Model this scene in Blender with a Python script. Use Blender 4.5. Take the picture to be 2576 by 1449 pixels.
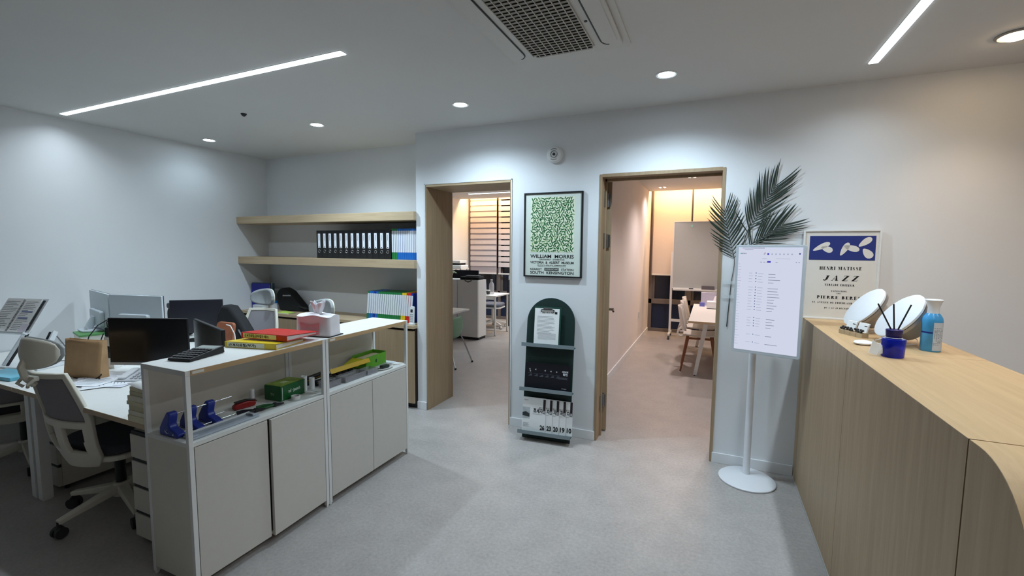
import bpy, bmesh, math, random
from mathutils import Vector, Matrix, Euler
random.seed(7)
PI = math.pi
scene = bpy.context.scene
for o in list(bpy.data.objects): bpy.data.objects.remove(o)
col = scene.collection

# ------------------------------------------------------------------ camera
cd = bpy.data.cameras.new('camera'); cam = bpy.data.objects.new('camera', cd); col.objects.link(cam)
cd.sensor_fit = 'HORIZONTAL'; cd.sensor_width = 36.0; cd.lens = 36.0 * 1130.86 / 2576.0
cd.clip_start = 0.05; cd.clip_end = 60
cam.matrix_world = Matrix(((0.91448, -0.04252, 0.40239, 0), (0.40455, 0.07616, -0.91134, 0), (0.00811, 0.99619, 0.08684, 1.55), (0, 0, 0, 1)))
scene.camera = cam
# ------------------------------------------------------------------ world (night outside), exposure
w = bpy.data.worlds.new('world'); scene.world = w; w.use_nodes = True
w.node_tree.nodes['Background'].inputs[0].default_value = (0.010, 0.014, 0.030, 1)
w.node_tree.nodes['Background'].inputs[1].default_value = 1.0
vs = scene.view_settings
vs.view_transform = 'Standard'; vs.look = 'None'; vs.gamma = 1.0; vs.use_curve_mapping = False; vs.exposure = 0.0
# lamp levels (the lamps themselves are built with their fittings below)
COOL = (0.77, 0.90, 1.0); WARM = (1.0, 0.62, 0.30); SPOTC = (0.68, 0.86, 1.0)
STRIP_W = 19.0; SPOT_W = 80.0; WARM_SPOT_W = 24.0; COVE_L = 70.0; MEET_W = 110.0
CEIL = 2.603; YW = 3.521

# ------------------------------------------------------------------ helpers: materials
def lin(c):
    return tuple(((v/255.0)/12.92 if v/255.0 <= 0.04045 else ((v/255.0+0.055)/1.055)**2.4) for v in c)
MATS = {}
def mat(name, rgb, rough=0.5, metal=0.0, var=0.04, scale=30.0, bump=0.0, bscale=200.0, alpha=1.0, trans=0.0, ior=1.45, emit=0.0, spec=0.5, ecol=None):
    if name in MATS: return MATS[name]
    m = bpy.data.materials.new(name); m.use_nodes = True; nt = m.node_tree; b = nt.nodes['Principled BSDF']
    c = lin(rgb)
    tc = nt.nodes.new('ShaderNodeTexCoord')
    if var > 0:
        n = nt.nodes.new('ShaderNodeTexNoise'); n.inputs['Scale'].default_value = scale; n.inputs['Detail'].default_value = 3
        nt.links.new(tc.outputs['Object'], n.inputs['Vector'])
        r = nt.nodes.new('ShaderNodeValToRGB')
        r.color_ramp.elements[0].position = 0.3; r.color_ramp.elements[1].position = 0.7
        r.color_ramp.elements[0].color = tuple(v*(1-var) for v in c)+(1,)
        r.color_ramp.elements[1].color = tuple(min(1, v*(1+var)) for v in c)+(1,)
        nt.links.new(n.outputs['Fac'], r.inputs['Fac']); nt.links.new(r.outputs['Color'], b.inputs['Base Color'])
    else: b.inputs['Base Color'].default_value = c+(1,)
    b.inputs['Roughness'].default_value = rough; b.inputs['Metallic'].default_value = metal
    b.inputs['Alpha'].default_value = alpha; b.inputs['Transmission Weight'].default_value = trans; b.inputs['IOR'].default_value = ior
    b.inputs['Specular IOR Level'].default_value = spec
    if emit > 0:
        b.inputs['Emission Color'].default_value = (ecol or c)+(1,) if not ecol else tuple(ecol)+(1,)
        b.inputs['Emission Strength'].default_value = emit
    if bump > 0:
        n2 = nt.nodes.new('ShaderNodeTexNoise'); n2.inputs['Scale'].default_value = bscale; n2.inputs['Detail'].default_value = 4
        nt.links.new(tc.outputs['Object'], n2.inputs['Vector'])
        bp = nt.nodes.new('ShaderNodeBump'); bp.inputs['Strength'].default_value = bump; bp.inputs['Distance'].default_value = 0.002
        nt.links.new(n2.outputs['Fac'], bp.inputs['Height']); nt.links.new(bp.outputs['Normal'], b.inputs['Normal'])
    MATS[name] = m; return m
def emis(name, rgb, strength):
    if name in MATS: return MATS[name]
    m = bpy.data.materials.new(name); m.use_nodes = True; nt = m.node_tree; nt.nodes.clear()
    e = nt.nodes.new('ShaderNodeEmission'); e.inputs[0].default_value = tuple(rgb)+(1,); e.inputs[1].default_value = strength
    o = nt.nodes.new('ShaderNodeOutputMaterial'); nt.links.new(e.outputs[0], o.inputs[0]); MATS[name] = m; return m
def wood(name, c1, c2, axis='z', rough=0.5):
    if name in MATS: return MATS[name]
    m = bpy.data.materials.new(name); m.use_nodes = True; nt = m.node_tree; b = nt.nodes['Principled BSDF']
    tc = nt.nodes.new('ShaderNodeTexCoord'); mp = nt.nodes.new('ShaderNodeMapping')
    s = {'x': (1.2, 26, 26), 'y': (26, 1.2, 26), 'z': (26, 26, 1.2)}[axis]
    mp.inputs['Scale'].default_value = s
    nt.links.new(tc.outputs['Object'], mp.inputs['Vector'])
    n = nt.nodes.new('ShaderNodeTexNoise'); n.inputs['Scale'].default_value = 1.6; n.inputs['Detail'].default_value = 8; n.inputs['Roughness'].default_value = 0.65; n.inputs['Distortion'].default_value = 0.4
    nt.links.new(mp.outputs[0], n.inputs['Vector'])
    n3 = nt.nodes.new('ShaderNodeTexNoise'); n3.inputs['Scale'].default_value = 1.3; n3.inputs['Detail'].default_value = 2
    nt.links.new(tc.outputs['Object'], n3.inputs['Vector'])
    mx = nt.nodes.new('ShaderNodeMath'); mx.operation = 'MULTIPLY_ADD'; mx.inputs[1].default_value = 0.35
    ad = nt.nodes.new('ShaderNodeMath'); ad.operation = 'MULTIPLY'; ad.inputs[1].default_value = 0.75
    nt.links.new(n.outputs['Fac'], ad.inputs[0]); nt.links.new(n3.outputs['Fac'], mx.inputs[0]); nt.links.new(ad.outputs[0], mx.inputs[2])
    r = nt.nodes.new('ShaderNodeValToRGB'); r.color_ramp.elements[0].position = 0.35; r.color_ramp.elements[1].position = 0.75
    r.color_ramp.elements[0].color = lin(c2)+(1,); r.color_ramp.elements[1].color = lin(c1)+(1,)
    nt.links.new(mx.outputs[0], r.inputs['Fac']); nt.links.new(r.outputs['Color'], b.inputs['Base Color'])
    b.inputs['Roughness'].default_value = rough
    bp = nt.nodes.new('ShaderNodeBump'); bp.inputs['Strength'].default_value = 0.08; bp.inputs['Distance'].default_value = 0.001
    nt.links.new(n.outputs['Fac'], bp.inputs['Height']); nt.links.new(bp.outputs['Normal'], b.inputs['Normal'])
    MATS[name] = m; return m

M_wall = mat('wall_paint', (226, 228, 230), 0.85, var=0.012, scale=3, bump=0.05, bscale=120)
M_wallroom = mat('room_paint', (232, 226, 224), 0.8, var=0.012, scale=3)
M_ceil = mat('ceiling_paint', (210, 209, 207), 0.9, var=0.01, scale=3)
M_base = mat('baseboard_paint', (228, 230, 232), 0.5, var=0.01)
M_oakz = wood('oak_vertical_shaded', (172, 149, 119), (147, 124, 96), 'z')  # same oak, darkened to put the shade of upright faces into its colour
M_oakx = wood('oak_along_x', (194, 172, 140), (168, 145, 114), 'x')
M_oaky = wood('oak_along_y', (204, 173, 130), (182, 151, 110), 'y')  # lit copy of the oak, kept lighter for the counter top
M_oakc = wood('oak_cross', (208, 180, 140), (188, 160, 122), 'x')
M_white = mat('white_laminate', (226, 226, 222), 0.45, var=0.01)
M_cream = mat('cream_laminate', (216, 211, 199), 0.5, var=0.012)
M_doorw = mat('cabinet_door_laminate', (205, 201, 193), 0.55, var=0.012)
M_metalw = mat('white_powdercoat', (228, 228, 226), 0.4, var=0.01)
M_black = mat('black_plastic', (22, 22, 24), 0.45, var=0.05)
M_dark = mat('dark_plastic', (40, 41, 44), 0.5, var=0.05)
M_screen = mat('black_screen', (9, 9, 11), 0.25, var=0)
M_chrome = mat('chrome', (200, 200, 202), 0.18, metal=1.0, var=0)
M_steel = mat('steel', (150, 150, 152), 0.35, metal=1.0, var=0)
M_plast = mat('cream_chair_plastic', (222, 217, 203), 0.42, var=0.012)
M_mesh = mat('grey_mesh_fabric', (142, 138, 142), 0.9, var=0.1, scale=400, bump=0.4, bscale=600)
M_grey = mat('grey_plastic', (148, 151, 152), 0.55, var=0.03)
M_fabd = mat('charcoal_fabric', (70, 71, 78), 0.95, var=0.1, scale=300, bump=0.3)
M_paper = mat('white_paper', (240, 240, 238), 0.9, var=0.01)
M_ink = mat('black_ink', (24, 24, 28), 0.8, var=0)
M_inkg = mat('grey_ink', (140, 142, 150), 0.8, var=0)
M_tire = mat('caster_rubber', (44, 44, 46), 0.6, var=0.05)

def floor_mat():
    m = bpy.data.materials.new('vinyl_floor'); m.use_nodes = True; nt = m.node_tree; b = nt.nodes['Principled BSDF']
    tc = nt.nodes.new('ShaderNodeTexCoord')
    def noise(s, d, ro=0.5):
        n = nt.nodes.new('ShaderNodeTexNoise'); n.inputs['Scale'].default_value = s; n.inputs['Detail'].default_value = d; n.inputs['Roughness'].default_value = ro
        nt.links.new(tc.outputs['Object'], n.inputs['Vector']); return n
    n1 = noise(55, 5, 0.7); n2 = noise(6, 3)
    a = nt.nodes.new('ShaderNodeMath'); a.operation = 'MULTIPLY_ADD'; a.inputs[1].default_value = 0.75
    m2 = nt.nodes.new('ShaderNodeMath'); m2.operation = 'MULTIPLY'; m2.inputs[1].default_value = 0.3
    nt.links.new(n2.outputs['Fac'], m2.inputs[0]); nt.links.new(n1.outputs['Fac'], a.inputs[0]); nt.links.new(m2.outputs[0], a.inputs[2])
    r = nt.nodes.new('ShaderNodeValToRGB'); r.color_ramp.elements[0].position = 0.36; r.color_ramp.elements[1].position = 0.68
    r.color_ramp.elements[0].color = lin((156, 151, 148))+(1,); r.color_ramp.elements[1].color = lin((181, 176, 172))+(1,)
    nt.links.new(a.outputs[0], r.inputs['Fac']); nt.links.new(r.outputs['Color'], b.inputs['Base Color'])
    b.inputs['Roughness'].default_value = 0.36
    bp = nt.nodes.new('ShaderNodeBump'); bp.inputs['Strength'].default_value = 0.12; bp.inputs['Distance'].default_value = 0.002
    nt.links.new(n1.outputs['Fac'], bp.inputs['Height']); nt.links.new(bp.outputs['Normal'], b.inputs['Normal'])
    return m
M_floor = floor_mat()

# ------------------------------------------------------------------ helpers: geometry
class MB:
    def __init__(s): s.v = []; s.f = []
    def add(s, vs, fs):
        k = len(s.v); s.v += [tuple(p) for p in vs]; s.f += [tuple(i+k for i in f) for f in fs]; return s
    def hexa(s, p):
        return s.add(p, [(0, 3, 2, 1), (4, 5, 6, 7), (0, 1, 5, 4), (1, 2, 6, 5), (2, 3, 7, 6), (3, 0, 4, 7)])
    def box(s, x0, x1, y0, y1, z0, z1):
        return s.hexa([(x0, y0, z0), (x1, y0, z0), (x1, y1, z0), (x0, y1, z0), (x0, y0, z1), (x1, y0, z1), (x1, y1, z1), (x0, y1, z1)])
    def obox(s, c, d, rot=(0, 0, 0)):
        R = Euler(rot).to_matrix(); c = Vector(c); h = Vector(d)/2
        P = [c+R @ Vector((sx*h.x, sy*h.y, sz*h.z)) for sz in (-1, 1) for sx, sy in ((-1, -1), (1, -1), (1, 1), (-1, 1))]
        return s.hexa(P)
    def bar(s, p0, p1, w0, d0, w1=None, d1=None, up=(0, 0, 1)):
        p0 = Vector(p0); p1 = Vector(p1); t = (p1-p0).normalized(); u = Vector(up)
        if abs(t.dot(u)) > 0.99: u = Vector((0, 1, 0))
        a = t.cross(u).normalized(); b = a.cross(t).normalized(); w1 = w1 or w0; d1 = d1 or d0
        P = [p0+a*sx*w0/2+b*sy*d0/2 for sx, sy in ((-1, -1), (1, -1), (1, 1), (-1, 1))]+[p1+a*sx*w1/2+b*sy*d1/2 for sx, sy in ((-1, -1), (1, -1), (1, 1), (-1, 1))]
        return s.hexa(P)
    def cyl(s, p0, p1, r0, r1=None, n=16, cap=True):
        p0 = Vector(p0); p1 = Vector(p1); t = (p1-p0).normalized(); r1 = r0 if r1 is None else r1
        u = Vector((1, 0, 0)) if abs(t.x) < 0.9 else Vector((0, 1, 0)); a = t.cross(u).normalized(); b = t.cross(a)
        P = [p+(a*math.cos(2*PI*i/n)+b*math.sin(2*PI*i/n))*r for p, r in ((p0, r0), (p1, r1)) for i in range(n)]
        F = [(i, (i+1) % n, n+(i+1) % n, n+i) for i in range(n)]
        if cap: F += [tuple(range(n))[::-1], tuple(range(n, 2*n))]
        return s.add(P, F)
    def tube(s, pts, r, n=8, closed=False):
        pts = [Vector(p) for p in pts]; N = len(pts); P = []; prev = None
        rr = r if isinstance(r, (list, tuple)) else [r]*N
        for i, p in enumerate(pts):
            if closed: t = (pts[(i+1) % N]-pts[i-1]).normalized()
            else: t = (pts[min(i+1, N-1)]-pts[max(i-1, 0)]).normalized()
            if prev is None:
                u = Vector((0, 0, 1)) if abs(t.z) < 0.9 else Vector((1, 0, 0)); a = t.cross(u).normalized()
            else: a = (prev-t*prev.dot(t)).normalized()
            prev = a; b = t.cross(a)
            P += [p+(a*math.cos(2*PI*k/n)+b*math.sin(2*PI*k/n))*rr[i] for k in range(n)]
        F = []
        for i in range(N if closed else N-1):
            j = (i+1) % N
            F += [(i*n+k, i*n+(k+1) % n, j*n+(k+1) % n, j*n+k) for k in range(n)]
        if not closed: F += [tuple(range(n))[::-1], tuple(range((N-1)*n, N*n))]
        return s.add(P, F)
    def lathe(s, prof, n=28, mtx=None, sx=1, sy=1):
        P = [Vector((r*math.cos(2*PI*k/n)*sx, r*math.sin(2*PI*k/n)*sy, z)) for r, z in prof for k in range(n)]
        if mtx: P = [mtx @ p for p in P]
        F = [(i*n+k, i*n+(k+1) % n, (i+1)*n+(k+1) % n, (i+1)*n+k) for i in range(len(prof)-1) for k in range(n)]
        F += [tuple(range(n))[::-1], tuple(range((len(prof)-1)*n, len(prof)*n))]
        return s.add(P, F)
    def prism(s, poly, o, u, v, d):
        """polygon (2d) extruded: front at o, back at o + d"""
        o = Vector(o); u = Vector(u); v = Vector(v); d = Vector(d); n = len(poly)
        P = [o+u*a+v*b for a, b in poly]+[o+u*a+v*b+d for a, b in poly]
        return s.add(P, [tuple(range(n)), tuple(range(n, 2*n))[::-1]]+[(i, n+i, n+(i+1) % n, (i+1) % n) for i in range(n)])
    def flat(s, polys, o, u, v):
        o = Vector(o); u = Vector(u); v = Vector(v)
        for poly in polys: s.add([o+u*a+v*b for a, b in poly], [tuple(range(len(poly)))])
        return s
    def grid(s, fn, nu, nv, skip=None):
        P = [fn(i/nu, j/nv) for j in range(nv+1) for i in range(nu+1)]
        F = [(j*(nu+1)+i, j*(nu+1)+i+1, (j+1)*(nu+1)+i+1, (j+1)*(nu+1)+i) for j in range(nv) for i in range(nu) if not (skip and skip((i+.5)/nu, (j+.5)/nv))]
        return s.add(P, F)
    def build(s, name, m, parent=None, bevel=0, smooth=False, seg=2, world=False, solid=0, sub=0, soff=0):
        V = s.v
        if world and parent is not None:
            L = ROOT[parent.name].inverted(); V = [tuple(L @ Vector(p)) for p in V]
        me = bpy.data.meshes.new(name); me.from_pydata(V, [], s.f)
        bm = bmesh.new(); bm.from_mesh(me)
        bmesh.ops.recalc_face_normals(bm, faces=bm.faces); bm.to_mesh(me); bm.free()
        me.materials.append(m)
        if smooth:
            me.polygons.foreach_set('use_smooth', [True]*len(me.polygons))
            try: me.set_sharp_from_angle(angle=math.radians(40))
            except Exception: pass
        o = bpy.data.objects.new(name, me); col.objects.link(o)
        if solid:
            md = o.modifiers.new('solidify', 'SOLIDIFY'); md.thickness = solid; md.offset = soff
        if sub:
            md = o.modifiers.new('subsurf', 'SUBSURF'); md.levels = sub; md.render_levels = sub
        if bevel:
            md = o.modifiers.new('bevel', 'BEVEL'); md.width = bevel; md.segments = seg; md.limit_method = 'ANGLE'; md.angle_limit = math.radians(40)
        if parent is not None:
            o.parent = parent; ROOT[o.name] = ROOT[parent.name]
        else: ROOT[o.name] = Matrix.Identity(4)
        return o
ROOT = {}
def thing(name, label, cat, loc=(0, 0, 0), rz=0, group=None, rot=None):
    o = bpy.data.objects.new(name, None); col.objects.link(o); o.empty_display_size = 0.05
    o.location = loc; o.rotation_euler = rot if rot else (0, 0, rz)
    o['label'] = label; o['category'] = cat
    if group: o['group'] = group
    ROOT[o.name] = Matrix.Translation(Vector(loc)) @ Euler(o.rotation_euler).to_matrix().to_4x4()
    return o
def tag(o, label, cat, group=None):
    o['label'] = label; o['category'] = cat
    if group: o['group'] = group
    return o
def struct(o, label=None):
    o['kind'] = 'structure'
    if label: o['label'] = label
    return o
def place(o, loc, rz=0, rot=None):
    o.location = loc; o.rotation_euler = rot if rot else (0, 0, rz); return o
def kids(o): return [c for c in bpy.data.objects if c.parent == o]
def dup(root, loc, rz=0, label=None, group=None, rot=None):
    r = root.copy(); col.objects.link(r); r.location = loc; r.rotation_euler = rot if rot else (0, 0, rz)
    if label: r['label'] = label
    if group: r['group'] = group
    for ch in kids(root):
        c = ch.copy(); col.objects.link(c); c.parent = r
        for g in kids(ch):
            d = g.copy(); col.objects.link(d); d.parent = c
    ROOT[r.name] = Matrix.Translation(Vector(loc)) @ Euler(r.rotation_euler).to_matrix().to_4x4()
    return r
def rrect(w, h, r, n=5, cx=0, cy=0):
    P = []
    for ox, oy, a0 in ((w/2-r, h/2-r, 0), (-w/2+r, h/2-r, 90), (-w/2+r, -h/2+r, 180), (w/2-r, -h/2+r, 270)):
        for i in range(n+1):
            a = math.radians(a0+90*i/n); P.append((cx+ox+r*math.cos(a), cy+oy+r*math.sin(a)))
    return P
def R4(x0, x1, y0, y1): return [(x0, y0), (x1, y0), (x1, y1), (x0, y1)]
def text_polys(body, size=1.0, width=None, align='CENTER', bold=0.0, shear=0.0, spacing=1.0):
    c = bpy.data.curves.new('text', 'FONT'); c.body = body; c.size = size; c.align_x = 'LEFT'; c.resolution_u = 3
    c.offset = bold*size; c.shear = shear; c.space_character = spacing
    t = bpy.data.objects.new('text', c); col.objects.link(t)
    me = bpy.data.meshes.new_from_object(t)
    vs = [tuple(v.co) for v in me.vertices]; fs = [tuple(p.vertices) for p in me.polygons]
    bpy.data.objects.remove(t); bpy.data.curves.remove(c); bpy.data.meshes.remove(me)
    if not vs: return []
    x0 = min(v[0] for v in vs); x1 = max(v[0] for v in vs); k = (width/(x1-x0)) if width else 1.0
    off = {'CENTER': (x0+x1)/2, 'LEFT': x0, 'RIGHT': x1}[align]
    return [[((vs[i][0]-off)*k, vs[i][1]) for i in f] for f in fs]
def shift(polys, dx, dy): return [[(a+dx, b+dy) for a, b in p] for p in polys]

# heavy fat-face serif capitals (thick stems, hairline serifs), drawn as polygons on a unit height
def fat(ch):
    t, h = 0.33, 0.07; P = []
    def R(a, b, c, d): P.append(R4(a, b, c, d))
    def stem(x, y0=0, y1=1, serif=True):
        R(x, x+t, y0, y1)
        if serif: R(x-.09, x+t+.09, 0, h); R(x-.09, x+t+.09, 1-h, 1)
    def thin(x, y0=0, y1=1):
        R(x, x+h, y0, y1); R(x-.1, x+h+.1, 0, h); R(x-.1, x+h+.1, 1-h, 1)
    def bowl(x, y0, y1, wd, th=t):
        n = 10; cy = (y0+y1)/2; ry = (y1-y0)/2; O = []; I = []
        for i in range(n+1):
            a = -PI/2+PI*i/n; O.append((x+wd*math.cos(a), cy+ry*math.sin(a))); I.append((x+(wd-th)*math.cos(a), cy+(ry-h)*math.sin(a)))
        for i in range(n): P.append([O[i], O[i+1], I[i+1], I[i]])
    W = 0.9
    if ch in 'EÉÈ': stem(.09); R(.36, .8, 1-h, 1); R(.36, .8, 0, h); R(.36, .62, .48, .48+h); R(.76, .8, .74, 1); R(.76, .8, 0, .26); R(.6, .64, .38, .62); W = .86
    elif ch == 'F': stem(.09); R(.36, .8, 1-h, 1); R(.36, .62, .48, .48+h); R(.76, .8, .74, 1); R(.6, .64, .38, .62); W = .82
    elif ch == 'L': stem(.09); R(.36, .78, 0, h); R(.74, .78, 0, .3); W = .82
    elif ch == 'H': stem(.09); stem(.68); R(.3, .7, .48, .48+h); W = 1.06
    elif ch == 'I': stem(.09); W = .46
    elif ch == 'N': thin(.12); thin(.82); P.append([(.1, 1), (.38, 1), (.87, 0), (.6, 0)]); W = 1.0
    elif ch == 'M': thin(.12); stem(.86); P.append([(.1, 1), (.38, 1), (.62, .25), (.5, 0)]); P.append([(.5, 0), (.56, 0), (.9, 1), (.84, 1)]); W = 1.26
    elif ch == 'A': P.append([(.4, 1), (.56, 1), (.98, 0), (.68, 0)]); P.append([(.44, 1), (.48, .92), (.16, 0), (.11, 0)]); R(.24, .7, .3, .3+h); R(.02, .26, 0, h); R(.58, 1.06, 0, h); W = 1.06
    elif ch == 'V': P.append([(.04, 1), (.34, 1), (.6, 0), (.48, 0)]); P.append([(.86, 1), (.91, 1), (.6, 0), (.54, .06)]); R(-.02, .42, 1-h, 1); R(.74, 1.0, 1-h, 1); W = 1.0
    elif ch == 'T': R(.34, .34+t, 0, 1); R(.2, .76, 0, h); R(.02, .93, 1-h, 1); R(.02, .06, .7, 1); R(.89, .93, .7, 1); W = .95
    elif ch == 'R': stem(.09); bowl(.36, .47, 1, .44); P.append([(.42, .5), (.6, .5), (.98, 0), (.7, 0)]); R(.64, 1.04, 0, h); W = 1.0
    elif ch == 'P': stem(.09); bowl(.36, .45, 1, .46); W = .86
    elif ch == 'B': stem(.09); bowl(.36, .5, 1, .42); bowl(.36, 0, .55, .48); W = .9
    elif ch == 'D': stem(.09); bowl(.36, 0, 1, .56); W = .98
    elif ch == 'O':
        bowl(.5, 0, 1, .46); P2 = [[(1.0-a, b) for a, b in p] for p in P]; P.extend(P2); W = 1.0
    elif ch == 'C':
        bowl(.5, 0, 1, .46); P = [[(1.0-a, b) for a, b in p] for p in P]; P.append(R4(.5, .86, 1-h, 1)); P.append(R4(.82, .87, .66, 1)); P.append(R4(.5, .86, 0, h)); W = .92
    elif ch == 'G':
        bowl(.5, 0, 1, .46); P = [[(1.0-a, b) for a, b in p] for p in P]; P.append(R4(.5, .86, 1-h, 1)); P.append(R4(.62, .88, 0, .45)); W = .98
    elif ch == 'U': R(.09, .09+t, .3, 1); R(.0, .46, 1-h, 1); R(.8, .8+h, .3, 1); R(.7, .95, 1-h, 1); P.append([(.09, .3), (.36, .3), (.46, .06), (.62, .06), (.8, .3), (.845, .3), (.7, .03), (.5, -.02), (.22, .04)]); W = .98
    elif ch == 'S': P.append([(.1, .78), (.22, .97), (.44, 1.0), (.66, .94), (.7, .7), (.64, .7), (.56, .92), (.42, .95), (.3, .9), (.3, .8), (.62, .52), (.74, .3), (.66, .08), (.42, 0), (.2, .04), (.1, .3), (.16, .3), (.26, .07), (.42, .05), (.53, .11), (.5, .24), (.16, .52)]); W = .84
    elif ch == 'J': R(.34, .34+t, .2, 1); R(.22, .74, 1-h, 1); P.append([(.34, .22), (.61, .22), (.54, .05), (.36, -.04), (.14, .0), (.05, .14), (.12, .26), (.24, .22), (.26, .1), (.32, .08)]); W = .78
    elif ch == 'Z': P.append([(.5, 1), (.84, 1), (.38, 0), (.04, 0)]); R(.08, .84, 1-h, 1); R(.04, .86, 0, h); R(.08, .12, .74, 1); R(.82, .86, 0, .28); W = .92
    elif ch == 'X': P.append([(.04, 1), (.36, 1), (.9, 0), (.58, 0)]); P.append([(.78, 1), (.83, 1), (.14, 0), (.09, 0)]); W = .94
    elif ch == '1': R(.12, .12+t, 0, 1); R(.0, .5, 0, h); P.append([(.12, 1), (.12, .92), (0, .88), (0, .92)]); W = .52
    elif ch == '4': R(.4, .4+t, 0, 1); R(.05, .78, .24, .24+h); P.append([(.4, 1), (.44, 1), (.1, .26), (.05, .26)]); W = .8
    elif ch == '2': P.append([(.08, .7), (.14, .92), (.36, 1), (.6, .95), (.68, .75), (.6, .55), (.2, .12), (.68, .12), (.68, 0), (.06, 0), (.06, .08), (.36, .5), (.42, .75), (.34, .92), (.24, .72)]); W = .76
    elif ch == '3': bowl(.3, .48, 1, .36); bowl(.3, 0, .53, .4); R(.1, .32, 1-h, 1); R(.1, .32, 0, h); W = .74
    elif ch == '0':
        bowl(.38, 0, 1, .34); P2 = [[(.76-a, b) for a, b in p] for p in P]; P.extend(P2); W = .76
    elif ch in '.,': R(.06, .2, 0, .14); W = .28
    elif ch == '-': R(.05, .35, .38, .46); W = .42
    elif ch == ' ': W = .5
    if ch == 'É': P.append([(.38, 1.06), (.5, 1.06), (.62, 1.26), (.52, 1.26)])
    if ch == 'È': P.append([(.38, 1.06), (.5, 1.06), (.36, 1.26), (.26, 1.26)])
    return P, W
def fat_text(s, height, width, shear=0.0, track=0.12):
    x = 0; out = []
    for ch in s:
        P, W = fat(ch); out += [[(a+x+shear*b, b) for a, b in p] for p in P]; x += W+track
    x -= track; k = width/x
    return [[((a-x/2)*k, b*height) for a, b in p] for p in out]

# ================================================================== ROOM SHELL
YF = 8.90
struct(MB().box(-5.15, 3.35, -3.15, 9.05, -0.10, 0.0).build('floor', M_floor), 'speckled grey vinyl floor')
cb = MB()
cb.box(-5.15, 3.35, -3.15, 8.53, CEIL, CEIL+0.02)
struct(cb.build('ceiling', M_ceil), 'flat white painted ceiling')
# curtain recess above the far windows (the ceiling stops short of the facade)
cb = MB().box(-5.15, 3.35, 8.51, 9.05, 2.86, 2.90).box(-5.15, 3.35, 8.51, 8.53, CEIL+0.02, 2.86)
struct(cb.build('trim_1', M_ceil), 'curtain recess in the ceiling above the far windows')
struct(MB().box(-5.15, -5.0, -3.15, 9.05, 0, 2.9).build('wall_left', M_wall), 'plain light grey side wall')
bk = MB()
for a in ((-2.54, -2.435, YW, 3.97, 0, CEIL), (-2.435, -1.566, YW, 3.97, 2.13, CEIL), (-1.566, -1.2, YW, 3.97, 0, CEIL),
          (-1.2, -0.81, YW, 3.70, 0, CEIL), (-0.81, 0.064, YW, 3.70, 2.128, CEIL), (0.064, 3.35, YW, 3.70, 0, CEIL)): bk.box(*a)
struct(bk.build('wall_back', M_wall), 'white wall with two doorways')
struct(MB().box(-5.0, -2.54, 3.88, 3.97, 0, CEIL).build('wall_alcove', M_wall), 'recessed wall behind the shelves')
struct(MB().box(3.2, 3.35, -3.15, 9.05, 0, 2.9).build('wall_right', M_wall))
struct(MB().box(-5.0, 3.2, -3.15, -3.0, 0, CEIL).build('wall_rear', M_wall))
struct(MB().box(-1.2, -1.07, 3.70, 9.05, 0, 2.9).build('wall_partition', M_wallroom), 'wall between the two rear rooms')
# facade: upstand and wall around the far windows
struct(MB().box(-5.0, 3.2, 8.99, 9.05, 0, 2.9).build('wall_facade', M_wallroom), 'dark facade wall behind the window frames')
bs = MB()
for x0, x1 in ((-2.54, -2.435), (-1.566, -0.81), (0.064, 0.575), (1.2, 3.2)): bs.box(x0, x1, YW-0.012, YW, 0, 0.075)
struct(bs.build('baseboard_back', M_base, bevel=0.002), 'low white baseboard')
struct(MB().box(-5.0, -4.988, -3.0, 3.45, 0, 0.075).build('baseboard_left', M_base))
struct(MB().box(-1.07, -1.058, 3.72, 8.86, 0, 0.075).build('baseboard_meeting', M_base), 'white baseboard of the meeting room')

# ---- left doorway lining (no door leaf)
T = struct(MB().box(-2.443, -2.423, YW-0.004, 3.975, 0, 2.13).build('trim_2', M_oakz), 'oak lined passage through the thick wall')
MB().box(-1.578, -1.558, YW-0.004, 3.975, 0, 2.13).build('jamb_panel', M_oakz, T)
MB().box(-2.423, -1.578, YW-0.004, 3.975, 2.11, 2.138).build('head_panel', M_oakx, T)
for a in ((-2.443, -2.435, 0, 2.138), (-1.566, -1.558, 0, 2.138)):
    MB().box(a[0], a[1], YW-0.008, YW-0.004, a[2], a[3]).build('edge_strip', mat('white_edge_strip', (220, 222, 222), 0.4), T)
MB().box(-2.443, -1.558, YW-0.008, YW-0.004, 2.130, 2.138).build('edge_strip', mat('white_edge_strip', (220, 222, 222), 0.4), T)

# ---- meeting room door (open inwards)
D = struct(MB().box(-0.815, -0.795, YW-0.006, 3.71, 0, 2.128).box(0.049, 0.069, YW-0.006, 3.71, 0, 2.128).box(-0.795, 0.049, YW-0.006, 3.71, 2.108, 2.132)
     .build('door_1', M_oakz), 'oak framed meeting room doorway with its door standing open')
MB().box(-0.795, -0.783, 3.63, 3.655, 0, 2.108).box(-0.795, 0.049, 3.63, 3.655, 2.09, 2.108).build('door_stop', M_oakz, D)
ang = math.atan2(1, -0.215); hx, hy = -0.782, 3.735
Lm = Matrix.Translation((hx, hy, 0)) @ Matrix.Rotation(ang, 4, 'Z')
def loc_mb(mb, Mx):
    mb.v = [tuple(Mx @ Vector(p)) for p in mb.v]; return mb
leaf = loc_mb(MB().box(0, 0.85, -0.02, 0.02, 0.012, 2.10), Lm).build('door_leaf', M_oakz, D, bevel=0.002)
hl = MB()
for s in (-1, 1):
    hl.cyl((0.79, 0, 0.95), (0.79, s*0.075, 0.95), 0.012); hl.cyl((0.79, s*0.068, 0.95), (0.67, s*0.068, 0.945), 0.010)
    hl.cyl((0.79, s*0.021, 0.95), (0.79, s*0.028, 0.95), 0.026)
hl = loc_mb(hl, Lm); hl.build('door_handle', mat('bronze_metal', (96, 84, 74), 0.35, metal=1), leaf, smooth=True)
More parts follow.
